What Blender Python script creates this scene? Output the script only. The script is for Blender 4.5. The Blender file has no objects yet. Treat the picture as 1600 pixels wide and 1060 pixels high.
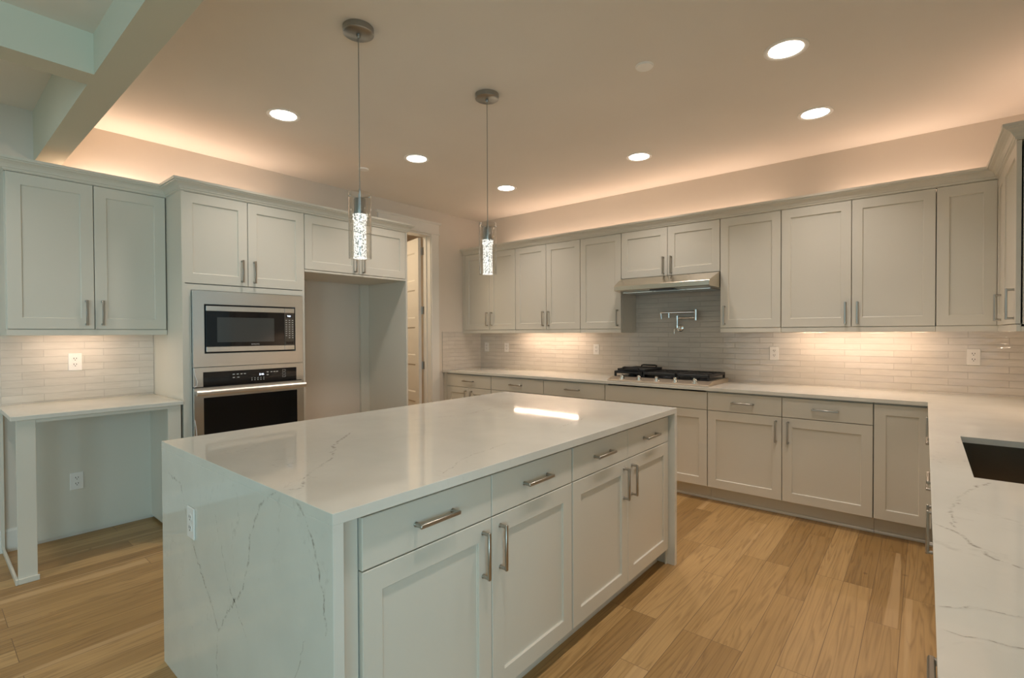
import bpy, bmesh, math, random
from mathutils import Vector, Matrix

random.seed(7)
C = bpy.context.scene.collection
SC = bpy.context.scene

# ------------------------------------------------------------------ camera
CAM_H = 1.3544
YAW, PITCH, ROLL = 0.6936, 0.0126, 0.0043
cam_data = bpy.data.cameras.new('camera')
cam = bpy.data.objects.new('camera', cam_data)
C.objects.link(cam)
cam_data.sensor_fit = 'HORIZONTAL'
cam_data.sensor_width = 36.0
cam_data.lens = 36.0 * 776.28 / 1600.0
cam_data.clip_start = 0.05
_f = Vector((-math.sin(YAW), math.cos(YAW), 0))
_r = Vector((math.cos(YAW), math.sin(YAW), 0))
_u = Vector((0, 0, 1))
_f2 = _f * math.cos(PITCH) - _u * math.sin(PITCH)
_u2 = _u * math.cos(PITCH) + _f * math.sin(PITCH)
_r3 = _r * math.cos(ROLL) - _u2 * math.sin(ROLL)
_u3 = _u2 * math.cos(ROLL) + _r * math.sin(ROLL)
cam.matrix_world = Matrix(((_r3.x, _u3.x, -_f2.x, 0), (_r3.y, _u3.y, -_f2.y, 0),
                           (_r3.z, _u3.z, -_f2.z, CAM_H), (0, 0, 0, 1)))
SC.camera = cam

# ------------------------------------------------------------------ world, exposure, daylight
world = bpy.data.worlds.new('world')
SC.world = world
world.use_nodes = True
_bg = world.node_tree.nodes['Background']
_bg.inputs[0].default_value = (0.62, 0.80, 0.84, 1)
_bg.inputs[1].default_value = 0.28

SC.view_settings.view_transform = 'Standard'
SC.view_settings.look = 'None'
SC.view_settings.exposure = 0.74
SC.view_settings.gamma = 1.0
SC.view_settings.use_curve_mapping = False
try:
    SC.cycles.max_bounces = 14
    SC.cycles.diffuse_bounces = 9
    SC.cycles.glossy_bounces = 4
    SC.cycles.transmission_bounces = 8
    SC.cycles.transparent_max_bounces = 8
    SC.cycles.caustics_reflective = False
    SC.cycles.caustics_refractive = False
    SC.cycles.sample_clamp_indirect = 4.0
except Exception:
    pass

DAY = (0.50, 0.83, 1.0)
PEACH = (1.0, 0.71, 0.54)
WARM = (1.0, 0.80, 0.56)
CAN_L = 9.0
CAN_W = 2.75
CAN_SPREAD = math.radians(112)
CAN_COL = (1.0, 0.89, 0.825)


def area(name, loc, rot, sx, sy, power, color, spread=math.pi):
    d = bpy.data.lights.new(name, 'AREA')
    d.shape = 'RECTANGLE'
    d.size, d.size_y = sx, sy
    d.energy = power
    d.color = color
    d.spread = spread
    o = bpy.data.objects.new(name, d)
    C.objects.link(o)
    o.location = loc
    o.rotation_euler = rot
    return o


# daylight through the tall windows of the living room behind the camera
for i, x in enumerate((-3.3, -1.2, 0.9)):
    area('window_daylight', (x, -4.9, 1.35), (math.radians(90), 0, 0), 1.5, 2.1, 6.8, DAY)
for i, y in enumerate((-3.6, -1.6)):
    area('window_daylight', (2.9, y, 1.35), (0, math.radians(90), 0), 2.1, 1.5, 44, DAY)

# warm strips behind the crown, shining up the wall and ceiling
UP = (math.pi, 0, 0)
COVE = 1.40
area('cove_strip', (-2.42, 4.60, 2.315), UP, 2.95, 0.03, COVE * 2.95, PEACH)
area('cove_strip', (-0.14, 4.60, 2.315), UP, 0.85, 0.03, COVE * 0.95, PEACH)
area('cove_strip', (0.60, 3.98, 2.315), UP, 0.03, 0.8, COVE * 0.6, PEACH)
area('cove_strip', (-4.32, 0.90, 2.315), UP, 0.03, 0.42, COVE * 0.95, PEACH)
area('cove_strip', (-4.30, 1.55, 2.315), UP, 0.03, 0.8, COVE * 1.1, PEACH)
# unseen fill light added in the pantry to brighten the half-open door leaf
area('pantry_fill', (-4.95, 3.0, 2.7), (0, 0, 0), 0.4, 0.4, 9.0, WARM)

# ------------------------------------------------------------------ materials


def mat(name, color=(0.8, 0.8, 0.8), rough=0.5, metal=0.0, spec=0.5, emit=None, strength=0.0, coat=0.0):
    m = bpy.data.materials.new(name)
    m.use_nodes = True
    b = m.node_tree.nodes['Principled BSDF']
    b.inputs['Base Color'].default_value = (*color, 1)
    b.inputs['Roughness'].default_value = rough
    b.inputs['Metallic'].default_value = metal
    b.inputs['Specular IOR Level'].default_value = spec
    b.inputs['Coat Weight'].default_value = coat
    if emit:
        b.inputs['Emission Color'].default_value = (*emit, 1)
        b.inputs['Emission Strength'].default_value = strength
    return m


class NT:
    """small node helper"""

    def __init__(self, m):
        self.t = m.node_tree
        self.b = self.t.nodes['Principled BSDF']

    def n(self, kind, **kw):
        x = self.t.nodes.new(kind)
        for k, v in kw.items():
            setattr(x, k, v)
        return x

    def l(self, a, b):
        self.t.links.new(a, b)

    def math(self, op, a, b=None, c=None):
        x = self.n('ShaderNodeMath', operation=op)
        for i, v in enumerate((a, b, c)):
            if v is None:
                continue
            if isinstance(v, (int, float)):
                x.inputs[i].default_value = v
            else:
                self.l(v, x.inputs[i])
        return x.outputs[0]

    def pos(self):
        return self.n('ShaderNodeNewGeometry').outputs['Position']

    def noise(self, vec, scale, detail=3, rough=0.5, dist=0.0):
        x = self.n('ShaderNodeTexNoise')
        x.inputs['Scale'].default_value = scale
        x.inputs['Detail'].default_value = detail
        x.inputs['Roughness'].default_value = rough
        x.inputs['Distortion'].default_value = dist
        self.l(vec, x.inputs['Vector'])
        return x

    def ramp(self, fac, stops):
        x = self.n('ShaderNodeValToRGB')
        e = x.color_ramp.elements
        while len(e) < len(stops):
            e.new(0.5)
        for el, (p, col) in zip(e, stops):
            el.position = p
            el.color = (*col, 1)
        self.l(fac, x.inputs[0])
        return x.outputs[0]

    def mix(self, fac, a, b, mode='MIX'):
        x = self.n('ShaderNodeMix', data_type='RGBA', blend_type=mode)
        if isinstance(fac, (int, float)):
            x.inputs[0].default_value = fac
        else:
            self.l(fac, x.inputs[0])
        for i, v in ((6, a), (7, b)):
            if isinstance(v, tuple):
                x.inputs[i].default_value = (*v, 1)
            else:
                self.l(v, x.inputs[i])
        return x.outputs[2]

    def bump(self, h, strength, dist):
        x = self.n('ShaderNodeBump')
        x.inputs['Strength'].default_value = strength
        x.inputs['Distance'].default_value = dist
        self.l(h, x.inputs['Height'])
        self.l(x.outputs[0], self.b.inputs['Normal'])


def painted(name, color, rough, var=0.03, bump=0.0):
    m = mat(name, color, rough)
    k = NT(m)
    f = k.noise(k.pos(), 1.7, 2)
    lo = tuple(c * (1 - var) for c in color)
    hi = tuple(min(1, c * (1 + var)) for c in color)
    k.l(k.ramp(f.outputs[0], [(0.3, lo), (0.7, hi)]), k.b.inputs['Base Color'])
    if bump:
        k.bump(k.noise(k.pos(), 260, 2).outputs[0], bump, 0.001)
    return m


M_CAB = painted('cabinet_paint', (0.655, 0.622, 0.538), 0.32, 0.015)
M_WALL = painted('wall_paint', (0.67, 0.61, 0.53), 0.75, 0.02, 0.08)
M_CEIL = painted('ceiling_paint', (0.79, 0.75, 0.69), 0.85, 0.02, 0.05)
M_TRIM = painted('trim_paint', (0.74, 0.72, 0.665), 0.35, 0.01)
M_GREAT = painted('living_room_paint', (0.60, 0.585, 0.47), 0.8, 0.02)
M_DARK = mat('dark_gap', (0.02, 0.018, 0.015), 0.8)
M_BLACK = mat('black_enamel', (0.012, 0.012, 0.013), 0.35)
M_IRON = painted('cast_iron', (0.016, 0.016, 0.017), 0.5, 0.2, 0.3)
M_GLASSBLACK = mat('black_glass', (0.006, 0.006, 0.007), 0.05, spec=0.5)
M_SCREEN = mat('microwave_window', (0.05, 0.055, 0.055), 0.10, spec=0.6)
M_PLASTIC = painted('white_plastic', (0.80, 0.77, 0.73), 0.3, 0.01)
M_SATIN = mat('satin_nickel', (0.36, 0.37, 0.36), 0.30, 1.0)
M_WHITE = painted('white_enamel', (0.93, 0.92, 0.89), 0.4, 0.01)
M_SLOT = mat('outlet_slot', (0.04, 0.035, 0.03), 0.7)
M_CHROME = mat('chrome', (0.82, 0.81, 0.79), 0.08, 1.0)
M_LIT = mat('lamp_diffuser', (0.9, 0.9, 0.9), 0.5, emit=(1.0, 0.90, 0.79), strength=CAN_L)
M_BAR = mat('light_bar_diffuser', (0.9, 0.85, 0.8), 0.5, emit=(1.0, 0.73, 0.54), strength=66.0)
M_LEDTXT = mat('display_digits', (0.1, 0.1, 0.2), 0.4, emit=(0.75, 0.85, 1.0), strength=2.0)
M_PRINT = mat('panel_print', (0.55, 0.55, 0.53), 0.5)


def steel_mat(name, color, rough, aniso=0.0):
    m = mat(name, color, rough, 1.0)
    k = NT(m)
    f = k.noise(k.pos(), 3.0, 2)
    r = k.ramp(f.outputs[0], [(0.3, (rough * 0.9,) * 3), (0.7, (rough * 1.1,) * 3)])
    k.l(r, k.b.inputs['Roughness'])
    if aniso:
        tg = k.n('ShaderNodeTangent', direction_type='RADIAL', axis='Z')
        k.l(tg.outputs[0], k.b.inputs['Tangent'])
        k.b.inputs['Anisotropic'].default_value = aniso
    return m


M_STEEL = steel_mat('brushed_steel', (0.86, 0.85, 0.82), 0.24, 0.7)
M_HOOD = steel_mat('brushed_steel_hood', (0.66, 0.60, 0.50), 0.27)
M_NICKEL = steel_mat('brushed_nickel', (0.44, 0.41, 0.36), 0.32)
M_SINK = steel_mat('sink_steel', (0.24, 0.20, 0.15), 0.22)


def quartz():
    m = mat('white_quartz', (0.78, 0.76, 0.71), 0.06, spec=0.5)
    k = NT(m)
    p = k.pos()
    cloud = k.noise(p, 3.2, 4, 0.55)
    base = k.ramp(cloud.outputs[0], [(0.25, (0.62, 0.60, 0.535)), (0.55, (0.675, 0.655, 0.585)), (0.8, (0.705, 0.685, 0.615))])
    warp = k.noise(p, 2.3, 5, 0.6, 0.6)
    line = k.math('ABSOLUTE', k.math('SUBTRACT', warp.outputs[0], 0.47))
    thin = k.math('SUBTRACT', 1.0, k.math('MINIMUM', k.math('MULTIPLY', line, 85.0), 1.0))
    patch = k.ramp(k.noise(p, 1.6, 2).outputs[0], [(0.50, (0, 0, 0)), (0.68, (1, 1, 1))])
    broken = k.ramp(k.noise(p, 42, 3).outputs[0], [(0.45, (0, 0, 0)), (0.62, (1, 1, 1))])
    fac = k.math('MULTIPLY', k.math('MULTIPLY', thin, patch), k.math('MULTIPLY', broken, 0.55))
    speck = k.ramp(k.noise(p, 26, 4, 0.7).outputs[0], [(0.66, (0, 0, 0)), (0.74, (1, 1, 1))])
    c1 = k.mix(fac, base, (0.40, 0.37, 0.32))
    c2 = k.mix(k.math('MULTIPLY', speck, 0.12), c1, (0.45, 0.42, 0.36))
    k.l(c2, k.b.inputs['Base Color'])
    return m


M_QUARTZ = quartz()


def vein_mat():
    """broken grey-brown veins: quartz colour showing through, dark towards the middle of the ribbon"""
    m = mat('quartz_vein', (0.7, 0.7, 0.66), 0.06)
    k = NT(m)
    p = k.pos()
    uv = k.n('ShaderNodeUVMap').outputs[0]
    sep = k.n('ShaderNodeSeparateXYZ')
    k.l(uv, sep.inputs[0])
    mid = k.math('SUBTRACT', 1.0, k.math('MULTIPLY', k.math('ABSOLUTE', k.math('SUBTRACT', sep.outputs[1], 0.5)), 2.0))
    n1 = k.noise(p, 75, 4, 0.65)
    n2 = k.noise(p, 16, 2)
    f = k.math('MULTIPLY', mid, k.ramp(n1.outputs[0], [(0.42, (0, 0, 0)), (0.60, (1, 1, 1))]))
    f = k.math('MULTIPLY', f, k.ramp(n2.outputs[0], [(0.32, (0.25,) * 3), (0.6, (1, 1, 1))]))
    f = k.math('MULTIPLY', f, 0.95)
    cloud = k.noise(p, 3.2, 4, 0.55)
    base = k.ramp(cloud.outputs[0], [(0.25, (0.62, 0.60, 0.535)), (0.55, (0.675, 0.655, 0.585)), (0.8, (0.705, 0.685, 0.615))])
    k.l(k.mix(f, base, (0.24, 0.21, 0.17)), k.b.inputs['Base Color'])
    return m


M_VEIN = vein_mat()


def tile(name, axis):
    m = mat(name, (0.52, 0.47, 0.41), 0.1)
    k = NT(m)
    p = k.pos()
    s = k.n('ShaderNodeSeparateXYZ')
    k.l(p, s.inputs[0])
    c = k.n('ShaderNodeCombineXYZ')
    k.l(k.math('ADD', s.outputs['XY'.index(axis)], 30 * 0.305 - 0.127 + 0.0), c.inputs[0])
    k.l(k.math('ADD', s.outputs[2], 20 * 0.0477 - 0.924), c.inputs[1])
    br = k.n('ShaderNodeTexBrick')
    br.offset = 0.667
    br.offset_frequency = 2
    br.inputs['Scale'].default_value = 1.0
    br.inputs['Brick Width'].default_value = 0.305
    br.inputs['Row Height'].default_value = 0.0477
    br.inputs['Mortar Size'].default_value = 0.0017
    br.inputs['Mortar Smooth'].default_value = 0.2
    br.inputs['Bias'].default_value = 0.0
    br.inputs['Color1'].default_value = (0.66, 0.61, 0.545, 1)
    br.inputs['Color2'].default_value = (0.72, 0.67, 0.60, 1)
    br.inputs['Mortar'].default_value = (0.55, 0.51, 0.455, 1)
    k.l(c.outputs[0], br.inputs['Vector'])
    mp = k.n('ShaderNodeMapping')
    mp.inputs['Scale'].default_value = (6, 6, 26)
    k.l(p, mp.inputs['Vector'])
    cl = k.noise(mp.outputs[0], 1.0, 3)
    k.l(k.mix(k.math('MULTIPLY', cl.outputs[0], 0.45), br.outputs['Color'], (0.55, 0.52, 0.47), 'MULTIPLY'), k.b.inputs['Base Color'])
    wav = k.noise(mp.outputs[0], 1.1, 2)
    h = k.math('ADD', k.math('MULTIPLY', wav.outputs[0], 0.9), k.math('MULTIPLY', br.outputs['Fac'], -0.55))
    k.bump(h, 0.85, 0.005)
    k.l(k.math('ADD', k.math('MULTIPLY', br.outputs['Fac'], 0.45), 0.09), k.b.inputs['Roughness'])
    return m


M_TILE_X = tile('glazed_tile_back', 'X')
M_TILE_Y = tile('glazed_tile_side', 'Y')


def oak():
    m = mat('oak_planks', (0.4, 0.25, 0.12), 0.38)
    k = NT(m)
    p = k.pos()
    s = k.n('ShaderNodeSeparateXYZ')
    k.l(p, s.inputs[0])
    c = k.n('ShaderNodeCombineXYZ')
    k.l(k.math('ADD', s.outputs[1], 21.3), c.inputs[0])
    k.l(k.math('ADD', s.outputs[0], 8.588), c.inputs[1])
    br = k.n('ShaderNodeTexBrick')
    br.offset = 0.37
    br.offset_frequency = 3
    br.squash = 1.0
    br.inputs['Scale'].default_value = 1.0
    br.inputs['Brick Width'].default_value = 0.98
    br.inputs['Row Height'].default_value = 0.127
    br.inputs['Mortar Size'].default_value = 0.0013
    br.inputs['Mortar Smooth'].default_value = 0.3
    br.inputs['Bias'].default_value = 0.0
    br.inputs['Color1'].default_value = (0.0, 0.0, 0.0, 1)
    br.inputs['Color2'].default_value = (1.0, 1.0, 1.0, 1)
    br.inputs['Mortar'].default_value = (0.5, 0.5, 0.5, 1)
    k.l(c.outputs[0], br.inputs['Vector'])
    tone = br.outputs['Color']
    # each plank gets its own piece of grain: shift the grain lookup by the plank's random tone
    sh = k.n('ShaderNodeVectorMath', operation='SCALE')
    k.l(tone, sh.inputs[0])
    sh.inputs['Scale'].default_value = 37.0
    ad = k.n('ShaderNodeVectorMath', operation='ADD')
    k.l(p, ad.inputs[0])
    k.l(sh.outputs[0], ad.inputs[1])
    mp = k.n('ShaderNodeMapping')
    mp.inputs['Scale'].default_value = (9.0, 0.42, 1)
    k.l(ad.outputs[0], mp.inputs['Vector'])
    g1 = k.noise(mp.outputs[0], 1.3, 3, 0.5, 0.35)
    rings = k.math('FRACT', k.math('MULTIPLY', g1.outputs[0], 12.0))
    mp2 = k.n('ShaderNodeMapping')
    mp2.inputs['Scale'].default_value = (160, 5, 1)
    k.l(ad.outputs[0], mp2.inputs['Vector'])
    g2 = k.noise(mp2.outputs[0], 1.0, 3)
    plank = k.ramp(tone, [(0.0, (0.30, 0.178, 0.062)), (0.5, (0.39, 0.242, 0.092)), (1.0, (0.465, 0.300, 0.125))])
    grain = k.ramp(rings, [(0.0, (0.66, 0.62, 0.58)), (0.30, (0.98, 0.98, 0.98)), (0.80, (1.06, 1.06, 1.06)), (1.0, (0.76, 0.73, 0.69))])
    c1 = k.mix(0.75, plank, grain, 'MULTIPLY')
    fine = k.ramp(g2.outputs[0], [(0.3, (0.84, 0.82, 0.80)), (0.65, (1.06, 1.06, 1.06))])
    c2 = k.mix(0.7, c1, fine, 'MULTIPLY')
    # pale sapwood streaks along the boards
    mp3 = k.n('ShaderNodeMapping')
    mp3.inputs['Scale'].default_value = (9.0, 0.22, 1)
    k.l(ad.outputs[0], mp3.inputs['Vector'])
    sap = k.ramp(k.noise(mp3.outputs[0], 1.0, 2, 0.5, 0.4).outputs[0], [(0.66, (0, 0, 0)), (0.68, (1, 1, 1))])
    c3 = k.mix(k.math('MULTIPLY', sap, 0.55), c2, (0.56, 0.38, 0.19))
    kn = k.ramp(k.noise(p, 9.0, 1).outputs[0], [(0.77, (0, 0, 0)), (0.82, (1, 1, 1))])
    c4 = k.mix(k.math('MULTIPLY', kn, 0.6), c3, (0.12, 0.065, 0.03))
    seam = k.mix(k.math('MULTIPLY', br.outputs['Fac'], 0.85), c4, (0.12, 0.07, 0.035))
    k.l(seam, k.b.inputs['Base Color'])
    k.l(k.math('ADD', k.math('MULTIPLY', g2.outputs[0], 0.18), 0.30), k.b.inputs['Roughness'])
    k.bump(k.math('SUBTRACT', k.math('MULTIPLY', g2.outputs[0], 0.25), br.outputs['Fac']), 0.25, 0.0015)
    return m


M_OAK = oak()


def clear_glass():
    m = bpy.data.materials.new('clear_glass')
    m.use_nodes = True
    t = m.node_tree
    t.nodes.clear()
    out = t.nodes.new('ShaderNodeOutputMaterial')
    g = t.nodes.new('ShaderNodeBsdfGlossy')
    g.inputs['Roughness'].default_value = 0.03
    tr = t.nodes.new('ShaderNodeBsdfTransparent')
    tr.inputs[0].default_value = (0.97, 0.96, 0.94, 1)
    fac = t.nodes.new('ShaderNodeLayerWeight')
    fac.inputs['Blend'].default_value = 0.5
    pw_ = t.nodes.new('ShaderNodeMath')
    pw_.operation = 'POWER'
    pw_.inputs[1].default_value = 3.0
    t.links.new(fac.outputs['Facing'], pw_.inputs[0])
    lw = t.nodes.new('ShaderNodeMath')
    lw.operation = 'MULTIPLY_ADD'
    lw.inputs[1].default_value = 1.0
    lw.inputs[2].default_value = 0.04
    t.links.new(pw_.outputs[0], lw.inputs[0])
    mx = t.nodes.new('ShaderNodeMixShader')
    t.links.new(lw.outputs[0], mx.inputs[0])
    t.links.new(tr.outputs[0], mx.inputs[1])
    t.links.new(g.outputs[0], mx.inputs[2])
    t.links.new(mx.outputs[0], out.inputs[0])
    return m


M_GLASS = clear_glass()


def crystal():
    m = mat('bubble_crystal', (0.9, 0.9, 0.88), 0.1, emit=(1, 0.98, 0.92), strength=0.72)
    k = NT(m)
    f = k.noise(k.pos(), 125, 2, 0.5)
    c = k.ramp(f.outputs[0], [(0.42, (0.10, 0.095, 0.085)), (0.50, (1.0, 0.97, 0.9))])
    k.l(c, k.b.inputs['Emission Color'])
    k.b.inputs['Base Color'].default_value = (0.35, 0.35, 0.34, 1)
    k.bump(f.outputs[0], 0.5, 0.004)
    return m


M_CRYSTAL = crystal()

# ------------------------------------------------------------------ mesh helpers


class MB:
    def __init__(self):
        self.v, self.f, self.m, self.uv = [], [], [], {}

    def face(self, pts, mi=0, uv=None):
        i = len(self.v)
        self.v += [tuple(p) for p in pts]
        if uv:
            self.uv[len(self.f)] = uv
        self.f.append(tuple(range(i, i + len(pts))))
        self.m.append(mi)

    def box(self, x0, x1, y0, y1, z0, z1, mi=0, ch=0.0):
        if x0 > x1: x0, x1 = x1, x0
        if y0 > y1: y0, y1 = y1, y0
        if z0 > z1: z0, z1 = z1, z0
        if ch > 0:
            return self.cbox(x0, x1, y0, y1, z0, z1, ch, mi)
        i = len(self.v)
        self.v += [(x, y, z) for z in (z0, z1) for y in (y0, y1) for x in (x0, x1)]
        for q in ((0, 2, 3, 1), (4, 5, 7, 6), (0, 1, 5, 4), (2, 6, 7, 3), (0, 4, 6, 2), (1, 3, 7, 5)):
            self.f.append(tuple(i + a for a in q))
            self.m.append(mi)
        return self

    def cbox(self, x0, x1, y0, y1, z0, z1, c, mi=0):
        """box with chamfered edges"""
        lo, hi = (x0, y0, z0), (x1, y1, z1)
        c = min(c, *(0.45 * (h - l) for l, h in zip(lo, hi)))
        i0 = len(self.v)
        idx = {}
        for sx in (0, 1):
            for sy in (0, 1):
                for sz in (0, 1):
                    s = (sx, sy, sz)
                    for a in range(3):
                        p = []
                        for b in range(3):
                            e = (lo, hi)[s[b]][b]
                            p.append(e if b == a else e + (c if s[b] == 0 else -c))
                        idx[(s, a)] = len(self.v)
                        self.v.append(tuple(p))
        def add(ids):
            self.f.append(tuple(ids)); self.m.append(mi)
        for a in range(3):
            b, d = [(1, 2), (2, 0), (0, 1)][a]
            for sa in (0, 1):
                ring = []
                for (p, q) in ((0, 0), (1, 0), (1, 1), (0, 1)):
                    s = [0, 0, 0]; s[a] = sa; s[b] = p; s[d] = q
                    ring.append(idx[(tuple(s), a)])
                add(ring if sa else ring[::-1])
            for p in (0, 1):
                for q in (0, 1):
                    s0 = [0, 0, 0]; s1 = [0, 0, 0]
                    s0[a] = 0; s1[a] = 1
                    for s in (s0, s1):
                        s[b] = p; s[d] = q
                    s0, s1 = tuple(s0), tuple(s1)
                    r = [idx[(s0, b)], idx[(s1, b)], idx[(s1, d)], idx[(s0, d)]]
                    add(r if (p ^ q) else r[::-1])
        for sx in (0, 1):
            for sy in (0, 1):
                for sz in (0, 1):
                    s = (sx, sy, sz)
                    r = [idx[(s, 0)], idx[(s, 1)], idx[(s, 2)]]
                    add(r if (sx + sy + sz) % 2 else r[::-1])
        return self

    def prism(self, poly, axis, a0, a1, mi=0):
        """polygon (in the two other axes, in order) pulled along an axis"""
        def P(q, a):
            return {'x': (a, q[0], q[1]), 'y': (q[0], a, q[1]), 'z': (q[0], q[1], a)}[axis]
        n = len(poly)
        i = len(self.v)
        self.v += [P(q, a0) for q in poly] + [P(q, a1) for q in poly]
        for k in range(n):
            self.f.append((i + k, i + (k + 1) % n, i + n + (k + 1) % n, i + n + k)); self.m.append(mi)
        self.f.append(tuple(range(i, i + n))[::-1]); self.m.append(mi)
        self.f.append(tuple(range(i + n, i + 2 * n))); self.m.append(mi)
        return self

    def tube(self, path, r, seg=12, mi=0, caps=True):
        pts = [Vector(p) for p in path]
        rr = r if isinstance(r, (list, tuple)) else [r] * len(pts)
        rings = []
        for k, p in enumerate(pts):
            d = (pts[min(k + 1, len(pts) - 1)] - pts[max(k - 1, 0)]).normalized()
            a = d.orthogonal().normalized() if k == 0 else (prev_a - d * prev_a.dot(d)).normalized()
            prev_a = a
            b = d.cross(a)
            i = len(self.v)
            for s in range(seg):
                t = 2 * math.pi * s / seg
                self.v.append(tuple(p + (a * math.cos(t) + b * math.sin(t)) * rr[k]))
            rings.append(i)
        for k in range(len(rings) - 1):
            for s in range(seg):
                a, b = rings[k], rings[k + 1]
                self.f.append((a + s, a + (s + 1) % seg, b + (s + 1) % seg, b + s)); self.m.append(mi)
        if caps:
            self.f.append(tuple(rings[0] + s for s in range(seg))[::-1]); self.m.append(mi)
            self.f.append(tuple(rings[-1] + s for s in range(seg))); self.m.append(mi)
        return self

    def lathe(self, prof, cx=0, cy=0, seg=32, mi=0, close=False):
        """profile of (r, z) turned about a vertical axis"""
        rings = []
        for r, z in prof:
            i = len(self.v)
            if r < 1e-6:
                self.v.append((cx, cy, z)); rings.append((i, 1))
            else:
                for s in range(seg):
                    t = 2 * math.pi * s / seg
                    self.v.append((cx + r * math.cos(t), cy + r * math.sin(t), z))
                rings.append((i, seg))
        pairs = list(zip(rings[:-1], rings[1:]))
        if close:
            pairs.append((rings[-1], rings[0]))
        for (a, na), (b, nb) in pairs:
            for s in range(seg):
                s2 = (s + 1) % seg
                if na == 1 and nb == 1: continue
                if na == 1: q = (a, b + s2, b + s)
                elif nb == 1: q = (a + s, a + s2, b)
                else: q = (a + s, a + s2, b + s2, b + s)
                self.f.append(q); self.m.append(mi)
        return self

    def mesh(self, name, smooth=False):
        me = bpy.data.meshes.new(name)
        me.from_pydata(self.v, [], self.f)
        for p, mi in zip(me.polygons, self.m):
            p.material_index = mi
        if self.uv:
            l = me.uv_layers.new(name='UVMap')
            for fi, uv in self.uv.items():
                for li, c in zip(me.polygons[fi].loop_indices, uv):
                    l.data[li].uv = c
        bm = bmesh.new()
        bm.from_mesh(me)
        bmesh.ops.remove_doubles(bm, verts=bm.verts, dist=1e-6)
        bmesh.ops.recalc_face_normals(bm, faces=bm.faces)
        bm.to_mesh(me)
        bm.free()
        if smooth:
            me.polygons.foreach_set('use_smooth', [True] * len(me.polygons))
            try:
                me.set_sharp_from_angle(angle=math.radians(38))
            except Exception:
                pass
        me.update()
        return me


def link(name, me, mats, parent=None, loc=(0, 0, 0), rot=(0, 0, 0)):
    if not isinstance(mats, (list, tuple)):
        mats = [mats]
    if not me.materials:
        for m in mats:
            me.materials.append(m)
    o = bpy.data.objects.new(name, me)
    C.objects.link(o)
    o.location = loc
    o.rotation_euler = rot
    if parent:
        o.parent = parent
    return o


def obj(name, mb, mats, parent=None, loc=(0, 0, 0), rot=(0, 0, 0), smooth=False):
    return link(name, mb.mesh(name, smooth), mats, parent, loc, rot)


def tag(o, label, cat, group=None):
    o['label'] = label
    o['category'] = cat
    if group:
        o['group'] = group
    return o


def thing(name, label, cat, loc=(0, 0, 0), rz=0, group=None):
    o = bpy.data.objects.new(name, None)
    o.empty_display_size = 0.1
    C.objects.link(o)
    o.location = loc
    o.rotation_euler = (0, 0, rz)
    return tag(o, label, cat, group)


def struct(name, mb, mats, parent=None):
    o = obj(name, mb, mats, parent)
    if not parent:
        o['kind'] = 'structure'
    return o


def copy_tree(o, parent=None):
    kids = [c for c in C.objects if c.parent == o]
    n = o.copy()
    C.objects.link(n)
    if parent:
        n.parent = parent
    for ch in kids:
        copy_tree(ch, n)
    return n


def veins(lines, axis, value, width, mb, mi=1):
    """ragged ribbons just proud of a stone face, drawn in the two other axes"""
    for pts in lines:
        # resample and jitter
        fine = []
        for a, b in zip(pts[:-1], pts[1:]):
            n = max(2, int(math.dist(a, b) / 0.018))
            for k in range(n):
                t = k / n
                fine.append((a[0] + (b[0] - a[0]) * t + random.gauss(0, 0.0035),
                             a[1] + (b[1] - a[1]) * t + random.gauss(0, 0.0035)))
        fine.append(pts[-1])
        n = len(fine)
        L, R = [], []
        for k, p in enumerate(fine):
            q0, q1 = fine[max(k - 1, 0)], fine[min(k + 1, n - 1)]
            dx, dy = q1[0] - q0[0], q1[1] - q0[1]
            d = math.hypot(dx, dy) or 1
            w = width * random.uniform(0.55, 1.25) * (0.35 if k in (0, n - 1) else 1)
            L.append((p[0] - dy / d * w, p[1] + dx / d * w))
            R.append((p[0] + dy / d * w, p[1] - dx / d * w))
        def P(q):
            return {'y': (q[0], value, q[1]), 'z': (q[0], q[1], value), 'x': (value, q[0], q[1])}[axis]
        for k in range(n - 1):
            quad = [P(L[k]), P(R[k]), P(R[k + 1]), P(L[k + 1])]
            u0, u1 = k / n, (k + 1) / n
            mb.face(quad, mi, [(u0, 0), (u0, 1), (u1, 1), (u1, 0)])


# ------------------------------------------------------------------ room dimensions
XL, XR, YB, ZC = -4.402, 0.68, 4.667, 2.777
CT = 0.914          # worktop height
R90 = math.pi / 2

# ------------------------------------------------------------------ room shell
struct('floor', MB().box(-6.2, 3.1, -5.2, 4.85, -0.05, 0.0), M_OAK)

# left wall with the pantry doorway
DY0, DY1, DZ = 3.20, 3.822, 2.476
wl = MB()
wl.box(XL - 0.13, XL, -5.2, DY0 - .018, 0, 2.95)
wl.box(XL - 0.13, XL, DY1 + .018, 4.85, 0, 2.95)
wl.box(XL - 0.13, XL, DY0 - .018, DY1 + .018, DZ + .018, 2.95)
wall_left = struct('wall_left', wl, M_WALL)
wall_back = struct('wall_back', MB().box(XL, 0.9, YB, 4.85, 0, 2.95), M_WALL)
WY0, WY1, WZ0, WZ1 = 1.72, 3.16, 1.09, 2.36
wq = MB()
wq.box(XR, XR + 0.15, 0.2, WY0, 0, 2.95)
wq.box(XR, XR + 0.15, WY1, YB, 0, 2.95)
wq.box(XR, XR + 0.15, WY0, WY1, 0, WZ0)
wq.box(XR, XR + 0.15, WY0, WY1, WZ1, 2.95)
wall_right = struct('wall_right', wq, M_WALL)

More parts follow.
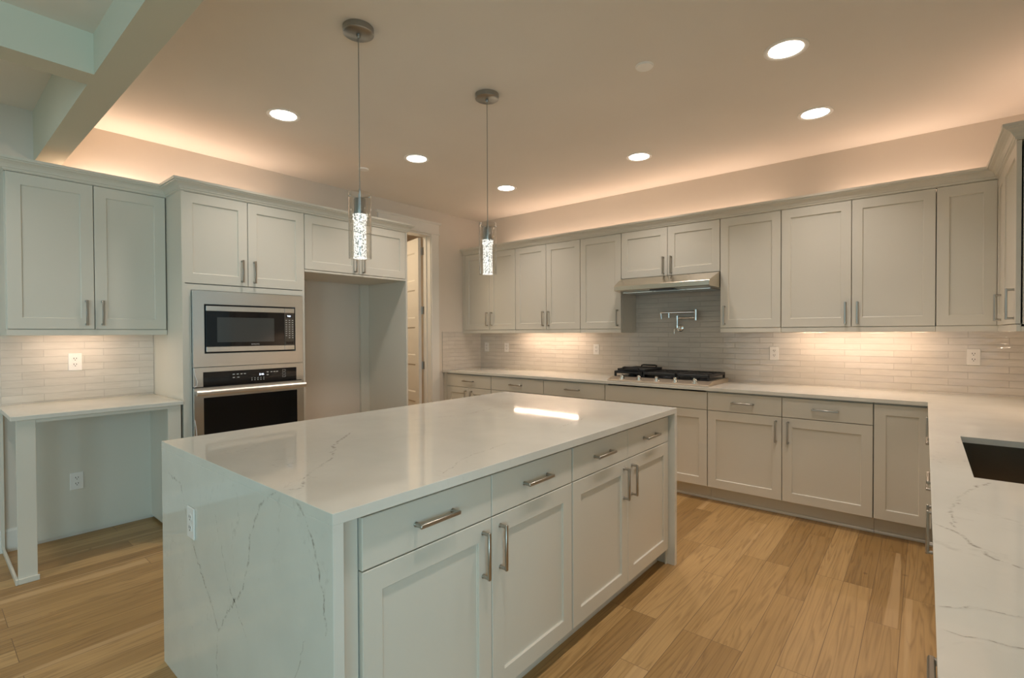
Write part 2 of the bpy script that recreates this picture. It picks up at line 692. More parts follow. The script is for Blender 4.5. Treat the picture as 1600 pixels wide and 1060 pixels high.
# pantry behind the door
pw = MB()
pw.box(-6.1, -6.0, 2.4, 4.85, 0, 2.8)
pw.box(-6.0, XL - 0.13, 2.4, 2.5, 0, 2.8)
pw.box(-6.0, XL - 0.13, 4.75, 4.85, 0, 2.8)
struct('wall_pantry', pw, M_WALL)
struct('ceiling_pantry', MB().box(-6.1, XL - 0.13, 2.4, 4.85, 2.8, 2.88), M_CEIL)

# living-room shell behind the camera: rear wall and side wall with tall windows
wr = MB()
xs = [-4.6, -4.05, -2.55, -1.95, -0.45, 0.15, 1.65, 3.15]
for k in range(0, 7):
    if k % 2 == 0:
        wr.box(xs[k], xs[k + 1], -5.2, -5.05, 0, 2.95)
    else:
        wr.box(xs[k], xs[k + 1], -5.2, -5.05, 0, 0.3)
        wr.box(xs[k], xs[k + 1], -5.2, -5.05, 2.4, 2.95)
struct('wall_rear', wr, M_GREAT)
ws = MB()
ys = [-5.2, -4.35, -2.85, -2.35, -0.85, 0.2]
for k in range(5):
    if k % 2 == 0:
        ws.box(3.0, 3.15, ys[k], ys[k + 1], 0, 2.95)
    else:
        ws.box(3.0, 3.15, ys[k], ys[k + 1], 0, 0.3)
        ws.box(3.0, 3.15, ys[k], ys[k + 1], 2.4, 2.95)
ws.box(XR, 3.15, 0.2, 0.35, 0, 2.95)
struct('wall_side', ws, M_GREAT)
wn = 1
for k in (1, 3, 5):
    w = MB()
    a, b = xs[k], xs[k + 1]
    for q in ((a, a + .06, .3, 2.4), (b - .06, b, .3, 2.4), (a, b, .3, .36), (a, b, 2.34, 2.4), (a, b, 1.32, 1.37), ((a + b) / 2 - .025, (a + b) / 2 + .025, .3, 2.4)):
        w.box(q[0], q[1], -5.15, -5.09, q[2], q[3])
    struct('window_%d' % wn, w, M_TRIM); wn += 1
for k in (1, 3):
    w = MB()
    a, b = ys[k], ys[k + 1]
    for q in ((a, a + .06, .3, 2.4), (b - .06, b, .3, 2.4), (a, b, .3, .36), (a, b, 2.34, 2.4), (a, b, 1.32, 1.37), ((a + b) / 2 - .025, (a + b) / 2 + .025, .3, 2.4)):
        w.box(3.04, 3.10, q[0], q[1], q[2], q[3])
    struct('window_%d' % wn, w, M_TRIM); wn += 1

# window over the sink: casing, sash bars and glass
sw = MB()
for q in ((WY0 - .09, WY0 + .004, WZ0 - .02, WZ1 + .004), (WY1 - .004, WY1 + .09, WZ0 - .02, WZ1 + .004), (WY0 - .10, WY1 + .10, WZ1 + .004, WZ1 + .12), (WY0 - .10, WY1 + .10, WZ0 - .03, WZ0 + .004)):
    sw.box(XR - .018, XR - .0005, q[0], q[1], q[2], q[3], ch=.002)
win = struct('window_%d' % wn, sw, M_TRIM)
sb_ = MB()
for q in ((WY0, WY0 + .05, WZ0, WZ1), (WY1 - .05, WY1, WZ0, WZ1), (WY0, WY1, WZ0, WZ0 + .05), (WY0, WY1, WZ1 - .05, WZ1), ((WY0 + WY1) / 2 - .03, (WY0 + WY1) / 2 + .03, WZ0, WZ1)):
    sb_.box(XR + .06, XR + .10, q[0], q[1], q[2], q[3])
struct('window_sash', sb_, M_TRIM, win)
struct('window_glass', MB().box(XR + .078, XR + .082, WY0 + .05, WY1 - .05, WZ0 + .05, WZ1 - .05), M_GLASS, win)

# ceilings: flat over the kitchen, coffered over the living room
BY0, BY1, BZ = 0.502, 0.626, 2.46
struct('ceiling', MB().box(XL, XR + 0.15, BY1 - 0.02, 4.85, ZC, 2.95), M_CEIL)
cc = MB()
cc.box(XL, -2.853, -5.2, BY0, 2.787, 2.95)
cc.box(-2.722, 3.1, -5.2, BY0, 2.632, 2.95)
struct('ceiling_coffered', cc, M_CEIL)
struct('trim_1', MB().box(XL, 3.1, BY0, BY1, BZ, 2.95), M_GREAT)
struct('trim_2', MB().box(-2.853, -2.722, -5.0, BY0, BZ, 2.95), M_GREAT)

# baseboard on the left wall, seen under the desk and past it
bb = MB()
bb.prism([(XL, 0), (XL + .015, 0), (XL + .015, .128), (XL + .009, .142), (XL, .142)], 'y', -5.0, 0.435)
struct('baseboard_left', bb, M_TRIM)

# glazed tile splashbacks belong to the walls they are set on
TB = YB - 0.012
sp = MB()
sp.box(XL + 0.010, XR, TB, YB, CT, 1.40)
sp.box(-2.244, -1.326, TB, YB, 1.40, 1.90)
struct('tile_splashback', sp, M_TILE_X, wall_back)
sl = MB()
sl.box(XL, XL + 0.010, 3.998, YB, CT, 1.371)
sl.box(XL, XL + 0.010, 0.338, 1.13, CT, 1.37)
struct('tile_splashback', sl, M_TILE_Y, wall_left)
sr = MB()
sr.box(XR - 0.010, XR, 0.62, TB, CT, WZ0 - .03)
sr.box(XR - 0.010, XR, WY1 + .09, TB, WZ0 - .03, 1.40)
struct('tile_splashback', sr, M_TILE_Y, wall_right)

# pantry door: casing, jambs and an inward-swung five-panel leaf
door = bpy.data.objects.new('door_1', None)
C.objects.link(door)
door.location = (XL, 3.5, 0)
door['kind'] = 'structure'


def dchild(name, mb, m=M_TRIM, parent=door):
    for i, v in enumerate(mb.v):
        mb.v[i] = (v[0] - XL, v[1] - 3.5, v[2])
    return obj(name, mb, m, parent)


jm = MB()
jm.box(XL - 0.13, XL + 0.002, DY1, DY1 + 0.018, 0, DZ)
jm.box(XL - 0.13, XL + 0.002, DY0 - 0.018, DY0, 0, DZ)
jm.box(XL - 0.13, XL + 0.002, DY0 - 0.018, DY1 + 0.018, DZ, DZ + 0.018)
jm.box(XL - 0.095, XL - 0.06, DY1 - 0.012, DY1, 0, DZ)
jm.box(XL - 0.095, XL - 0.06, DY0, DY0 + 0.012, 0, DZ)
dchild('jamb', jm)
cs = MB()
for a, b in ((DY1 + 0.008, DY1 + 0.120), (DY0 - 0.098, DY0 - 0.008)):
    cs.box(XL, XL + 0.018, a, b, 0, 2.50, ch=0.002)
dchild('casing', cs)
hd = MB()
hd.box(XL, XL + 0.026, 3.085, 3.958, 2.497, 2.510, ch=0.003)
hd.box(XL, XL + 0.020, 3.100, 3.945, 2.510, 2.618, ch=0.002)
hd.prism([(XL, 2.618), (XL + .024, 2.618), (XL + .036, 2.632), (XL + .036, 2.640), (XL, 2.640)], 'y', 3.078, 3.968)
dchild('head_casing', hd)


def panel_leaf(w, h, t, panels):
    """door leaf in local x (0..w), front at y=0, raised-edge recessed panels"""
    mb = MB()
    xa, xb = 0.10, w - 0.10
    zs = [0] + [z for p in panels for z in p] + [h]
    mb.box(0, xa, 0, t, 0, h)
    mb.box(xb, w, 0, t, 0, h)
    for k in range(0, len(zs), 2):
        mb.box(xa, xb, 0, t, zs[k], zs[k + 1])
    for z0, z1 in panels:
        for f, s in ((0, 1), (t, -1)):
            o = [(xa, f, z0), (xb, f, z0), (xb, f, z1), (xa, f, z1)]
            i1 = [(xa + .014, f + s * .010, z0 + .014), (xb - .014, f + s * .010, z0 + .014), (xb - .014, f + s * .010, z1 - .014), (xa + .014, f + s * .010, z1 - .014)]
            for k in range(4):
                mb.face([o[k], o[(k + 1) % 4], i1[(k + 1) % 4], i1[k]])
            mb.face(i1)
    return mb


LW, LH = 0.615, 2.455
pz = []
z = 0.20
for k in range(5):
    pz.append((z, z + 0.335)); z += 0.335 + 0.105
leaf = obj('door_leaf', panel_leaf(LW, LH, 0.035, pz), M_TRIM, door,
           (-0.138, DY1 - 0.022 - 3.5, 0.012), (0, 0, math.radians(180 - 15)))
leaf.data.materials[0] = M_TRIM
for hz in (2.315, 1.622, 0.977):
    h = MB()
    h.tube([(XL - 0.140, DY1 - 0.009, hz - 0.045), (XL - 0.140, DY1 - 0.009, hz + 0.045)], 0.0065, 10)
    h.box(XL - 0.135, XL - 0.10, DY1 - 0.0035, DY1 - 0.0005, hz - 0.045, hz + 0.045)
    h.box(XL - 0.160, XL - 0.139, DY1 - 0.018, DY1 - 0.008, hz - 0.045, hz + 0.045)
    dchild('hinge', h, M_NICKEL)

# ------------------------------------------------------------------ cabinet builder


def shaker_mesh(w, h, t=0.019, stile=0.062, rail=0.066):
    mb = MB()
    def loop(i, y):
        return [(i, y, i), (w - i, y, i), (w - i, y, h - i), (i, y, h - i)]
    def inner(di, y):
        return [(stile + di, y, rail + di), (w - stile - di, y, rail + di), (w - stile - di, y, h - rail - di), (stile + di, y, h - rail - di)]
    L = [loop(0, t), loop(0, .0018), loop(.0018, 0), inner(0, 0), inner(.0015, .0015), inner(.0015, .0075), inner(.004, .009)]
    for a, b in zip(L[:-1], L[1:]):
        for k in range(4):
            mb.face([a[k], a[(k + 1) % 4], b[(k + 1) % 4], b[k]])
    mb.face(L[-1]); mb.face(L[0][::-1])
    return mb


def slab_mesh(w, h, t=0.019):
    mb = MB()
    def loop(i, y):
        return [(i, y, i), (w - i, y, i), (w - i, y, h - i), (i, y, h - i)]
    L = [loop(0, t), loop(0, .0018), loop(.0018, 0)]
    for a, b in zip(L[:-1], L[1:]):
        for k in range(4):
            mb.face([a[k], a[(k + 1) % 4], b[(k + 1) % 4], b[k]])
    mb.face(L[-1]); mb.face(L[0][::-1])
    return mb


def pull_mesh(L=0.160):
    """square-ended bar pull along local z, standing off towards -y"""
    mb = MB()
    h = L / 2
    mb.box(-.006, .006, -.034, -.024, -h, h, ch=0.0022)
    for s in (-1, 1):
        z = s * (h - .007)
        mb.tube([(0, 0, z), (0, -.026, z)], 0.0062, 12)
        mb.tube([(0, 0, z), (0, -.002, z)], 0.0078, 12)
    return mb


PULL = pull_mesh().mesh('pull', True)
PULL.materials.append(M_NICKEL)
GAP = 0.004


def cabinet(name, label, cat, loc, rz, W, D, z0, z1, fronts, toe=False, rail=None, group=None,
            side_l=0.0, side_r=0.0, back=True, rail_sides=(False, False), filler=None, top=True):
    """local frame: x along the front (0..W), y into the cabinet from the door face, z up"""
    root = thing(name, label, cat, loc, rz, group)
    p = 0.018
    y0 = 0.026
    cb = MB()
    cb.box(0, p, y0, D, z0, z1)
    cb.box(W - p, W, y0, D, z0, z1)
    cb.box(p, W - p, y0, D, z0, z0 + p)
    if top:
        cb.box(p, W - p, y0, D, z1 - p, z1)
    if back:
        cb.box(p, W - p, D - .008, D, z0 + p, z1 - (p if top else 0))
    # rails behind the joints between drawers and doors
    for f in fronts:
        if f['z1'] < z1 - .02:
            cb.box(max(f['x0'], p), min(f['x1'], W - p), y0 + (.030 if top else .0), y0 + (.050 if top else .018), f['z1'] - .010, f['z1'] + .010)
    obj('carcass', cb, M_CAB, root)
    for f in fronts:
        w, h = f['x1'] - f['x0'] - GAP, f['z1'] - f['z0'] - GAP
        me = shaker_mesh(w, h) if f['kind'] == 'door' else slab_mesh(w, h)
        d = obj({'door': 'door', 'drawer': 'drawer', 'false': 'false_front'}[f['kind']], me, M_CAB, root, (f['x0'] + GAP / 2, 0, f['z0'] + GAP / 2))
        if f.get('pull'):
            px, pz_, o = f['pull']
            link('pull', PULL, M_NICKEL, d, (px - f['x0'] - GAP / 2, 0, pz_ - f['z0'] - GAP / 2), (0, R90, 0) if o == 'h' else (0, 0, 0))
    if toe:
        tb = MB()
        tb.box(0, W, 0.095, 0.113, 0.0, z0)
        obj('toe_kick', tb, M_CAB, root)
    if toe == 'shoe':
        sb = MB()
        sb.prism([(0.095, 0.0), (0.082, 0.0), (0.082, 0.010), (0.087, 0.018), (0.095, 0.021)], 'x', 0, W)
        obj('shoe_moulding', sb, M_CAB, root)
    if rail is not None:
        rb = MB()
        rb.box(0, W, 0.003, 0.021, rail, z0 - .0015, ch=0.0015)
        rb.box(0, W, 0.020, 0.034, z0 - .012, z0 - .0003)
        if rail_sides[0]: rb.box(0, .018, .021, D, rail, z0)
        if rail_sides[1]: rb.box(W - .018, W, .021, D, rail, z0)
        obj('light_rail', rb, M_CAB, root)
    if filler:
        fb = MB()
        for (a, b, c, d_) in filler:
            fb.box(a, b, 0.002, 0.021, c, d_)
        obj('filler_strip', fb, M_CAB, root)
    return root


def F(kind, x0, x1, z0, z1, pull=None):
    return dict(kind=kind, x0=x0, x1=x1, z0=z0, z1=z1, pull=pull)


# ------------------------------------------------------------------ back wall, upper cabinets
UY, UZ0, UZ1, UR = 4.335, 1.387, 2.302, 1.350
UD = TB - UY          # depth to the tile / wall line
PZ = 1.495


def upper(label, x0, x1, doors, **kw):
    fr = []
    for (a, b, side, pz_) in doors:
        pl = None
        if side == 'r': pl = (b - x0 - .036, pz_, 'v')
        if side == 'l': pl = (a - x0 + .036, pz_, 'v')
        fr.append(F('door', a - x0, b - x0, kw.get('z0', UZ0), UZ1, pl))
    z0 = kw.pop('z0', UZ0)
    rail = kw.pop('rail', UR)
    return cabinet('wall_cabinet', label, 'cabinet', (x0, UY, 0), 0, x1 - x0, kw.pop('D', UD - .001), z0, UZ1, fr, rail=rail,
                   group='upper cabinets along the tiled wall', **kw)


upper('painted two-door wall cabinet in the corner beside the pantry doorway wall', XL + .004, -3.554, [(-4.352, -3.948, 'r', 1.517), (-3.948, -3.554, 'l', 1.517)],
      filler=[(0, 0.044, UZ0, UZ1)])
upper('painted two-door wall cabinet directly above the lit stretch of tile near the pantry corner', -3.552, -2.702, [(-3.552, -3.127, 'r', 1.503), (-3.127, -2.702, 'l', 1.503)])
upper('single-door wall cabinet on the pantry side of the range hood', -2.700, -2.243, [(-2.700, -2.243, 'r', 1.494)], rail_sides=(False, True))
upper('short two-door wall cabinet above the range hood', -2.241, -1.329, [(-2.241, -1.784, 'r', 1.955), (-1.784, -1.329, 'l', 1.955)], z0=1.862, rail=None)
upper('single-door wall cabinet between the range hood and the wide two-door cabinet', -1.327, -0.869, [(-1.327, -0.869, 'l', 1.492)], rail_sides=(True, False))
upper('widest two-door wall cabinet above the lit tile on the sink side', -0.867, 0.053, [(-0.867, -0.411, 'r', 1.489), (-0.411, 0.053, 'l', 1.489)])

# corner cabinet turning onto the sink wall, then the end cabinet
RX, RYE = 0.346, 3.515
cc1 = thing('corner_wall_cabinet', 'L-shaped corner wall cabinet where the tiled wall meets the sink wall', 'cabinet', (0.055, UY, 0), 0,
            'upper cabinets along the tiled wall')
cb = MB()
ox, oy = 0.055, UY
cb.box(0, 0.29, .0235, UD - .001, UZ0, UZ0 + .018)
cb.box(0.3145, XR - .012 - ox, 4.059 - oy, UD - .001, UZ0, UZ0 + .018)
cb.box(0, 0.29, .0235, UD - .001, UZ1 - .018, UZ1)
cb.box(0.3145, XR - .012 - ox, 4.059 - oy, UD - .001, UZ1 - .018, UZ1)
cb.box(0, .018, .0235, UD - .001, UZ0, UZ1)
cb.box(0.3145, XR - .012 - ox, 4.059 - oy, 4.077 - oy, UZ0, UZ1)
obj('carcass', cb, M_CAB, cc1)
obj('door', shaker_mesh(0.289, UZ1 - UZ0 - GAP), M_CAB, cc1, (0.0015, 0, UZ0 + GAP / 2))
d = obj('door', shaker_mesh(0.272, UZ1 - UZ0 - GAP, stile=.055), M_CAB, cc1, (RX - ox, UY - .003 - oy, UZ0 + GAP / 2), (0, 0, -R90))
link('pull', PULL, M_NICKEL, d, (0.208, 0, 1.490 - UZ0))
rb = MB()
rb.box(0, .310, .003, .030, UR, UZ0 - .0003)
rb.box(.2945, .322, 4.059 - oy, .003, UR, UZ0 - .0003)
obj('light_rail', rb, M_CAB, cc1)

cabinet('wall_cabinet', 'end wall cabinet on the sink wall with its daylit side panel', 'cabinet', (RX, 4.057, 0), -R90, 4.057 - RYE, XR - .012 - RX, UZ0, UZ1,
        [F('door', 0, 4.057 - RYE, UZ0, UZ1, (4.057 - RYE - .055, 1.490, 'v'))], rail=UR, rail_sides=(False, True), group='upper cabinets on the sink wall')

# ------------------------------------------------------------------ crown mouldings


def crown(name, label, path, parent=None):
    """profile swept with mitres along a plan path; outward is to the right of travel"""
    prof = [(-.050, 2.3028), (0.0, 2.3028), (0.001, 2.306), (.006, 2.309), (.007, 2.316), (.013, 2.320), (.016, 2.328), (.022, 2.338), (.032, 2.347),
            (.042, 2.352), (.046, 2.354), (.047, 2.359), (.055, 2.362), (.056, 2.377), (.044, 2.378), (-.050, 2.312)]
    mb = MB()
    pts = [Vector(q) for q in path]
    n = len(pts)
    offs = []
    for k in range(n):
        d0 = (pts[k] - pts[k - 1]).normalized() if k else None
        d1 = (pts[k + 1] - pts[k]).normalized() if k < n - 1 else None
        if d0 is None: d0 = d1
        if d1 is None: d1 = d0
        n0, n1 = Vector((d0.y, -d0.x)), Vector((d1.y, -d1.x))
        m = (n0 + n1) / (1 + n0.dot(n1))
        offs.append(m)
    rings = []
    for p, m in zip(pts, offs):
        rings.append([(p.x + m.x * o, p.y + m.y * o, z) for o, z in prof])
    for a, b in zip(rings[:-1], rings[1:]):
        for k in range(len(prof)):
            k2 = (k + 1) % len(prof)
            mb.face([a[k], a[k2], b[k2], b[k]])
    mb.face(rings[0]); mb.face(rings[-1][::-1])
    o = obj(name, mb, M_CAB, parent)
    return tag(o, label, 'moulding')


crown('crown_moulding', 'painted crown along the cabinet tops over the tiled wall and sink wall',
      [(XL + .02, UY), (RX, UY), (RX, RYE), (XR - .002, RYE)])
LX, TX = -4.065, -3.77
crown('crown_moulding', 'painted stepped crown over the desk cabinet, oven tower and refrigerator bay',
      [(XL + .002, 0.338), (LX, 0.338), (LX, 1.132), (TX, 1.132), (TX, 2.990), (XL + .04, 2.990)])

# ------------------------------------------------------------------ base cabinets on the back wall
BY, BZ0, BZ1 = 4.020, 0.115, 0.886
BD = YB - BY - .002
DT, DB = 0.877, 0.733      # drawer top / bottom


def base(label, x0, x1, fronts, **kw):
    return cabinet('base_cabinet', label, 'cabinet', (x0, BY, 0), 0, x1 - x0, BD, BZ0, BZ1, [dict(f, x0=f['x0'] - x0, x1=f['x1'] - x0,
                   pull=(f['pull'][0] - x0, f['pull'][1], f['pull'][2]) if f['pull'] else None) for f in fronts],
                   toe='shoe', group='base cabinets along the tiled wall', **kw)


PD = 0.806
base('base cabinet in the corner by the pantry doorway, one drawer over two doors', XL + .004, -3.646,
     [F('drawer', -4.344, -3.646, DB, DT, (-3.985, PD, 'h')), F('door', -4.344, -3.983, BZ0 + .006, DB, (-4.028, .618, 'v')), F('door', -3.983, -3.646, BZ0 + .006, DB, (-3.938, .618, 'v'))],
     filler=[(0, .052, BZ0, BZ1)])


def stack(x0, x1):
    c = (x0 + x1) / 2
    return [F('drawer', x0, x1, DB, DT, (c, PD, 'h')), F('drawer', x0, x1, .425, DB, (c, .60, 'h')), F('drawer', x0, x1, BZ0 + .006, .425, (c, .30, 'h'))]


base('drawer base cabinet, second from the pantry corner', -3.644, -2.938, stack(-3.644, -2.938))
base('drawer base cabinet beside the cooktop cabinet, third from the pantry corner', -2.936, -2.245, stack(-2.936, -2.245))
base('cooktop base cabinet with a plain false front and two doors', -2.243, -1.329,
     [F('false', -2.243, -1.329, DB, DT), F('door', -2.243, -1.786, BZ0 + .006, DB, (-1.828, .62, 'v')), F('door', -1.786, -1.329, BZ0 + .006, DB, (-1.744, .62, 'v'))], top=False)
base('base cabinet with two drawers and two doors, between cooktop and corner', -1.327, -0.259,
     [F('drawer', -1.327, -.797, DB, DT, (-1.064, PD, 'h')), F('drawer', -.797, -.259, DB, DT, (-.528, PD, 'h')),
      F('door', -1.327, -.797, BZ0 + .006, DB, (-.836, .625, 'v')), F('door', -.797, -.259, BZ0 + .006, DB, (-.757, .625, 'v'))])

# corner base cabinet with a door on each wing
BX = 0.040
CY = 3.585
cbc = thing('corner_base_cabinet', 'L-shaped corner base cabinet with a full-height door beside the sink run', 'cabinet', (-0.257, BY, 0), 0,
            'base cabinets along the tiled wall')
ox, oy = -0.257, BY
cb = MB()
cb.box(0, 0.285, .0235, BD, BZ0, BZ0 + .018)
cb.box(.3205, XR - .002 - ox, CY + .002 - oy, BD, BZ0, BZ0 + .018)
cb.box(.018, .3205, .0235, .12, BZ1 - .03, BZ1)
cb.box(0, .018, .0235, BD, BZ0, BZ1)
cb.box(.3205, XR - .002 - ox, CY + .002 - oy, CY + .02 - oy, BZ0, BZ1)
cb.box(.018, XR - .002 - ox, BD - .008, BD, BZ0, BZ1)
obj('carcass', cb, M_CAB, cbc)
obj('door', shaker_mesh(.292, DT - BZ0 - .006 - GAP), M_CAB, cbc, (0.002, 0, BZ0 + .006 + GAP / 2))
d = obj('door', shaker_mesh(.428, DT - BZ0 - .006 - GAP), M_CAB, cbc, (BX - ox, -.003, BZ0 + .006 + GAP / 2), (0, 0, -R90))
link('pull', PULL, M_NICKEL, d, (.30, 0, .770 - BZ0))
tb = MB()
tb.box(0, .41, .095, .113, 0, BZ0)
tb.box(.392, .41, CY + .002 - oy, .095, 0, BZ0)
obj('toe_kick', tb, M_CAB, cbc)
sb = MB()
sb.prism([(0.095, 0.0), (0.082, 0.0), (0.082, 0.010), (0.087, 0.018), (0.095, 0.021)], 'x', 0, .379)
sb.box(.379, .392, CY + .002 - oy, .095, 0, .02)
obj('shoe_moulding', sb, M_CAB, cbc)

# ------------------------------------------------------------------ base cabinets on the sink wall


def rbase(name, label, cat, ya, yb, fronts, **kw):
    """ya is the far end; local x runs towards the camera"""
    W = ya - yb
    fr = [dict(f, pull=f['pull']) for f in fronts]
    return cabinet(name, label, cat, (BX, ya, 0), -R90, W, XR - .002 - BX, BZ0, BZ1, fr, toe='shoe', group='base cabinets under the sink run', **kw)


w = CY - 2.875
rbase('base_cabinet', 'three-drawer base cabinet in the sink run, next to the corner', 'cabinet', CY, 2.875,
      [F('drawer', 0, w, DB, DT, (w / 2, PD, 'h')), F('drawer', 0, w, .425, DB, (w / 2, .58, 'h')), F('drawer', 0, w, BZ0 + .006, .425, (w / 2, .27, 'h'))])
w = 2.873 - 1.955
rbase('sink_base_cabinet', 'sink base cabinet with two door pulls below the undermount sink', 'cabinet', 2.873, 1.955,
      [F('false', 0, w, DB, DT, (w / 2, PD, 'h')), F('door', 0, w / 2, BZ0 + .006, DB, (w / 2 - .04, .615, 'v')), F('door', w / 2, w, BZ0 + .006, DB, (w / 2 + .04, .615, 'v'))], top=False)
w = 1.953 - 1.345
rbase('base_cabinet', 'plain panelled appliance front in the sink run, nearer than the sink', 'cabinet', 1.953, 1.345,
      [F('door', 0, w, BZ0 + .006, DT)])
w = 1.343 - .66
rbase('base_cabinet', 'nearest base cabinet of the sink run, its pull showing past the worktop edge', 'cabinet', 1.343, .66,
      [F('drawer', 0, w, DB, DT, (w / 2, PD, 'h')), F('door', 0, w, BZ0 + .006, DB, (.05, .62, 'v'))])

# ------------------------------------------------------------------ worktop on the back and sink walls (L, with the sink cut-out)
CF, CX = 3.995, 0.0146
SX0, SX1, SY0, SY1 = 0.115, 0.555, 2.028, 2.785
ct = MB()
cz0 = CT - .024
ct.box(XL + .011, CX, CF, TB - .001, cz0, CT)
ct.box(CX, XR - .011, CF, TB - .001, cz0, CT)
ct.box(CX, XR - .011, SY1, CF, cz0, CT)
ct.box(CX, XR - .011, 0.62, SY0, cz0, CT)
ct.box(CX, SX0, SY0, SY1, cz0, CT)
ct.box(SX1, XR - .011, SY0, SY1, cz0, CT)
vb = ct
veins([[(-.30, 1.60), (.015, 1.489), (.049, 1.46), (.071, 1.404), (.11, 1.326), (.142, 1.303), (.24, 1.22), (.33, 1.02)][1:],
       [(.05, 1.474), (.052, 1.609), (.073, 1.772), (.116, 1.92), (.150, 1.985)],
       ], 'z', CT + .0002, .006, vb)
veins([[(.016, 1.036), (.06, 1.07), (.12, 1.091), (.2, 1.09)],
       [(.016, .968), (.068, .97), (.107, .974), (.2, 1.0)], [(-.9, 4.2), (-.6, 4.3), (-.4, 4.5)]], 'z', CT + .0002, .003, vb)
o = obj('worktop', ct, [M_QUARTZ, M_VEIN])
tag(o, 'L-shaped white quartz worktop running under the tiled splashback to the sink', 'worktop')

# undermount sink
sk = thing('kitchen_sink', 'dark stainless undermount sink let into the quartz worktop', 'sink', ((SX0 + SX1) / 2, (SY0 + SY1) / 2, 0.66))
bx = MB()
ix0, ix1, iy0, iy1 = SX0 - .006, SX1 + .006, SY0 - .006, SY1 + .006
cx_, cy_ = (SX0 + SX1) / 2, (SY0 + SY1) / 2


def rrect(x0, x1, y0, y1, r, n=5):
    pts = []
    for (cx, cy, a0) in ((x1 - r, y1 - r, 0), (x0 + r, y1 - r, 90), (x0 + r, y0 + r, 180), (x1 - r, y0 + r, 270)):
        for k in range(n + 1):
            a = math.radians(a0 + 90 * k / n)
            pts.append((cx + r * math.cos(a), cy + r * math.sin(a)))
    return pts


def loft(mb, loops, capend=True, mi=0):
    for a, b in zip(loops[:-1], loops[1:]):
        n = len(a)
        for k in range(n):
            mb.face([a[k], a[(k + 1) % n], b[(k + 1) % n], b[k]], mi)
    if capend:
        mb.face(loops[-1], mi)


def rl(x0, x1, y0, y1, r, z):
    return [(x - cx_, y - cy_, z - .66) for x, y in rrect(x0, x1, y0, y1, r)]


loft(bx, [rl(ix0 - .02, ix1 + .02, iy0 - .02, iy1 + .02, .03, cz0 - .0005), rl(ix0, ix1, iy0, iy1, .012, cz0 - .0005), rl(ix0 + .002, ix1 - .002, iy0 + .002, iy1 - .002, .014, .70),
          rl(ix0 + .006, ix1 - .006, iy0 + .006, iy1 - .006, .02, .682), rl(ix0 + .022, ix1 - .022, iy0 + .022, iy1 - .022, .02, .672)])
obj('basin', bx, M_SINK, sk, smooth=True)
obj('drain', MB().lathe([(.0, .004), (.02, .003), (.034, .005), (.042, .009), (.047, .012), (.047, .0123), (.0, .0122)], 0, 0, 28), M_CHROME, sk, (0, 0, .001), smooth=True)

# ------------------------------------------------------------------ left wall: desk, cabinets, oven tower, refrigerator bay
dw = MB()
dw.box(XL + .011, -3.757, .322, 1.129, CT - .024, CT, ch=0.0015)
tag(obj('worktop', dw, M_QUARTZ), 'short white quartz desk worktop under the two-outlet tiled nook', 'worktop')

df = thing('desk_frame', 'painted desk frame with an open kneehole below the short worktop', 'desk', (XL, .338, 0))


def dfc(name, mb, m=M_CAB):
    mb.v = [(x - XL, y - .338, z) for x, y, z in mb.v]
    return obj(name, mb, m, df)


dfc('front_post', MB().box(-3.792, TX, .344, .421, 0, CT - .025, ch=.001))
dfc('front_post', MB().box(-3.792, TX, 1.044, 1.117, 0, CT - .025, ch=.001))
b = MB()
b.box(XL + .016, TX + .012, .332, .344, 0, .030, ch=.002)
b.box(TX, TX + .012, .344, .428, 0, .030, ch=.002)
dfc('base_moulding', b)
dfc('rear_stile', MB().box(XL + .016, XL + .040, .326, .342, .03, CT - .025))
dfc('apron', MB().box(-3.790, -3.772, .421, 1.044, .870, CT - .025))
dfc('back_panel', MB().box(XL + .002, XL + .014, .438, 1.112, .022, CT - .025))
dfc('side_panel', MB().box(XL + .014, -3.793, 1.104, 1.116, .022, CT - .025))

cabinet('wall_cabinet', 'two-door wall cabinet above the desk nook', 'cabinet', (LX, .338, 0), R90, 1.129 - .338, LX - XL - .002, UZ0, UZ1,
        [F('door', .004, .399, UZ0, UZ1, (.357, 1.492, 'v')), F('door', .399, .788, UZ0, UZ1, (.437, 1.492, 'v'))], rail=UR, rail_sides=(True, False))

# tall oven tower
TW = 1.973 - 1.132
tower = thing('oven_tower_cabinet', 'tall cabinet housing the built-in microwave and wall oven', 'cabinet', (TX, 1.132, 0), R90)
TD = TX - XL - .002
tb = MB()
tb.box(0, .018, 0.0, TD, 0.0, UZ1)
tb.box(TW - .018, TW, .0, TD, 0.0, UZ1)
tb.box(.018, TW - .018, .0235, TD, UZ1 - .018, UZ1)
tb.box(.018, TW - .018, .0235, TD, 1.676, 1.694)
tb.box(.018, TW - .018, TD - .008, TD, .1, UZ1 - .018)
tb.box(.018, TW - .018, .03, TD - .008, 1.112, 1.128)
tb.box(.018, TW - .018, .03, TD - .008, .40, .418)
tb.box(.018, TW - .018, .09, .108, 0.0, .1)
obj('carcass', tb, M_CAB, tower)
ff = MB()
ff.box(.018, .052, .001, .021, .42, 1.690)
ff.box(TW - .030, TW - .018, .001, .021, .42, 1.690)
ff.box(.052, TW - .030, .001, .021, 1.652, 1.690)
obj('face_frame', ff, M_CAB, tower)
for a, b_, s in ((.002, .418, 'r'), (.418, TW - .001, 'l')):
    w, h = b_ - a - GAP, UZ1 - 1.694 - GAP
    d = obj('door', shaker_mesh(w, h), M_CAB, tower, (a + GAP / 2, -.019 + .0195, 1.694 + GAP / 2))
    d.location.y = -0.0005
    link('pull', PULL, M_NICKEL, d, ((w - .040) if s == 'r' else .040, 0, 1.800 - 1.694))
d = obj('drawer', slab_mesh(TW - .006, .30), M_CAB, tower, (.003, -.0005, .108))
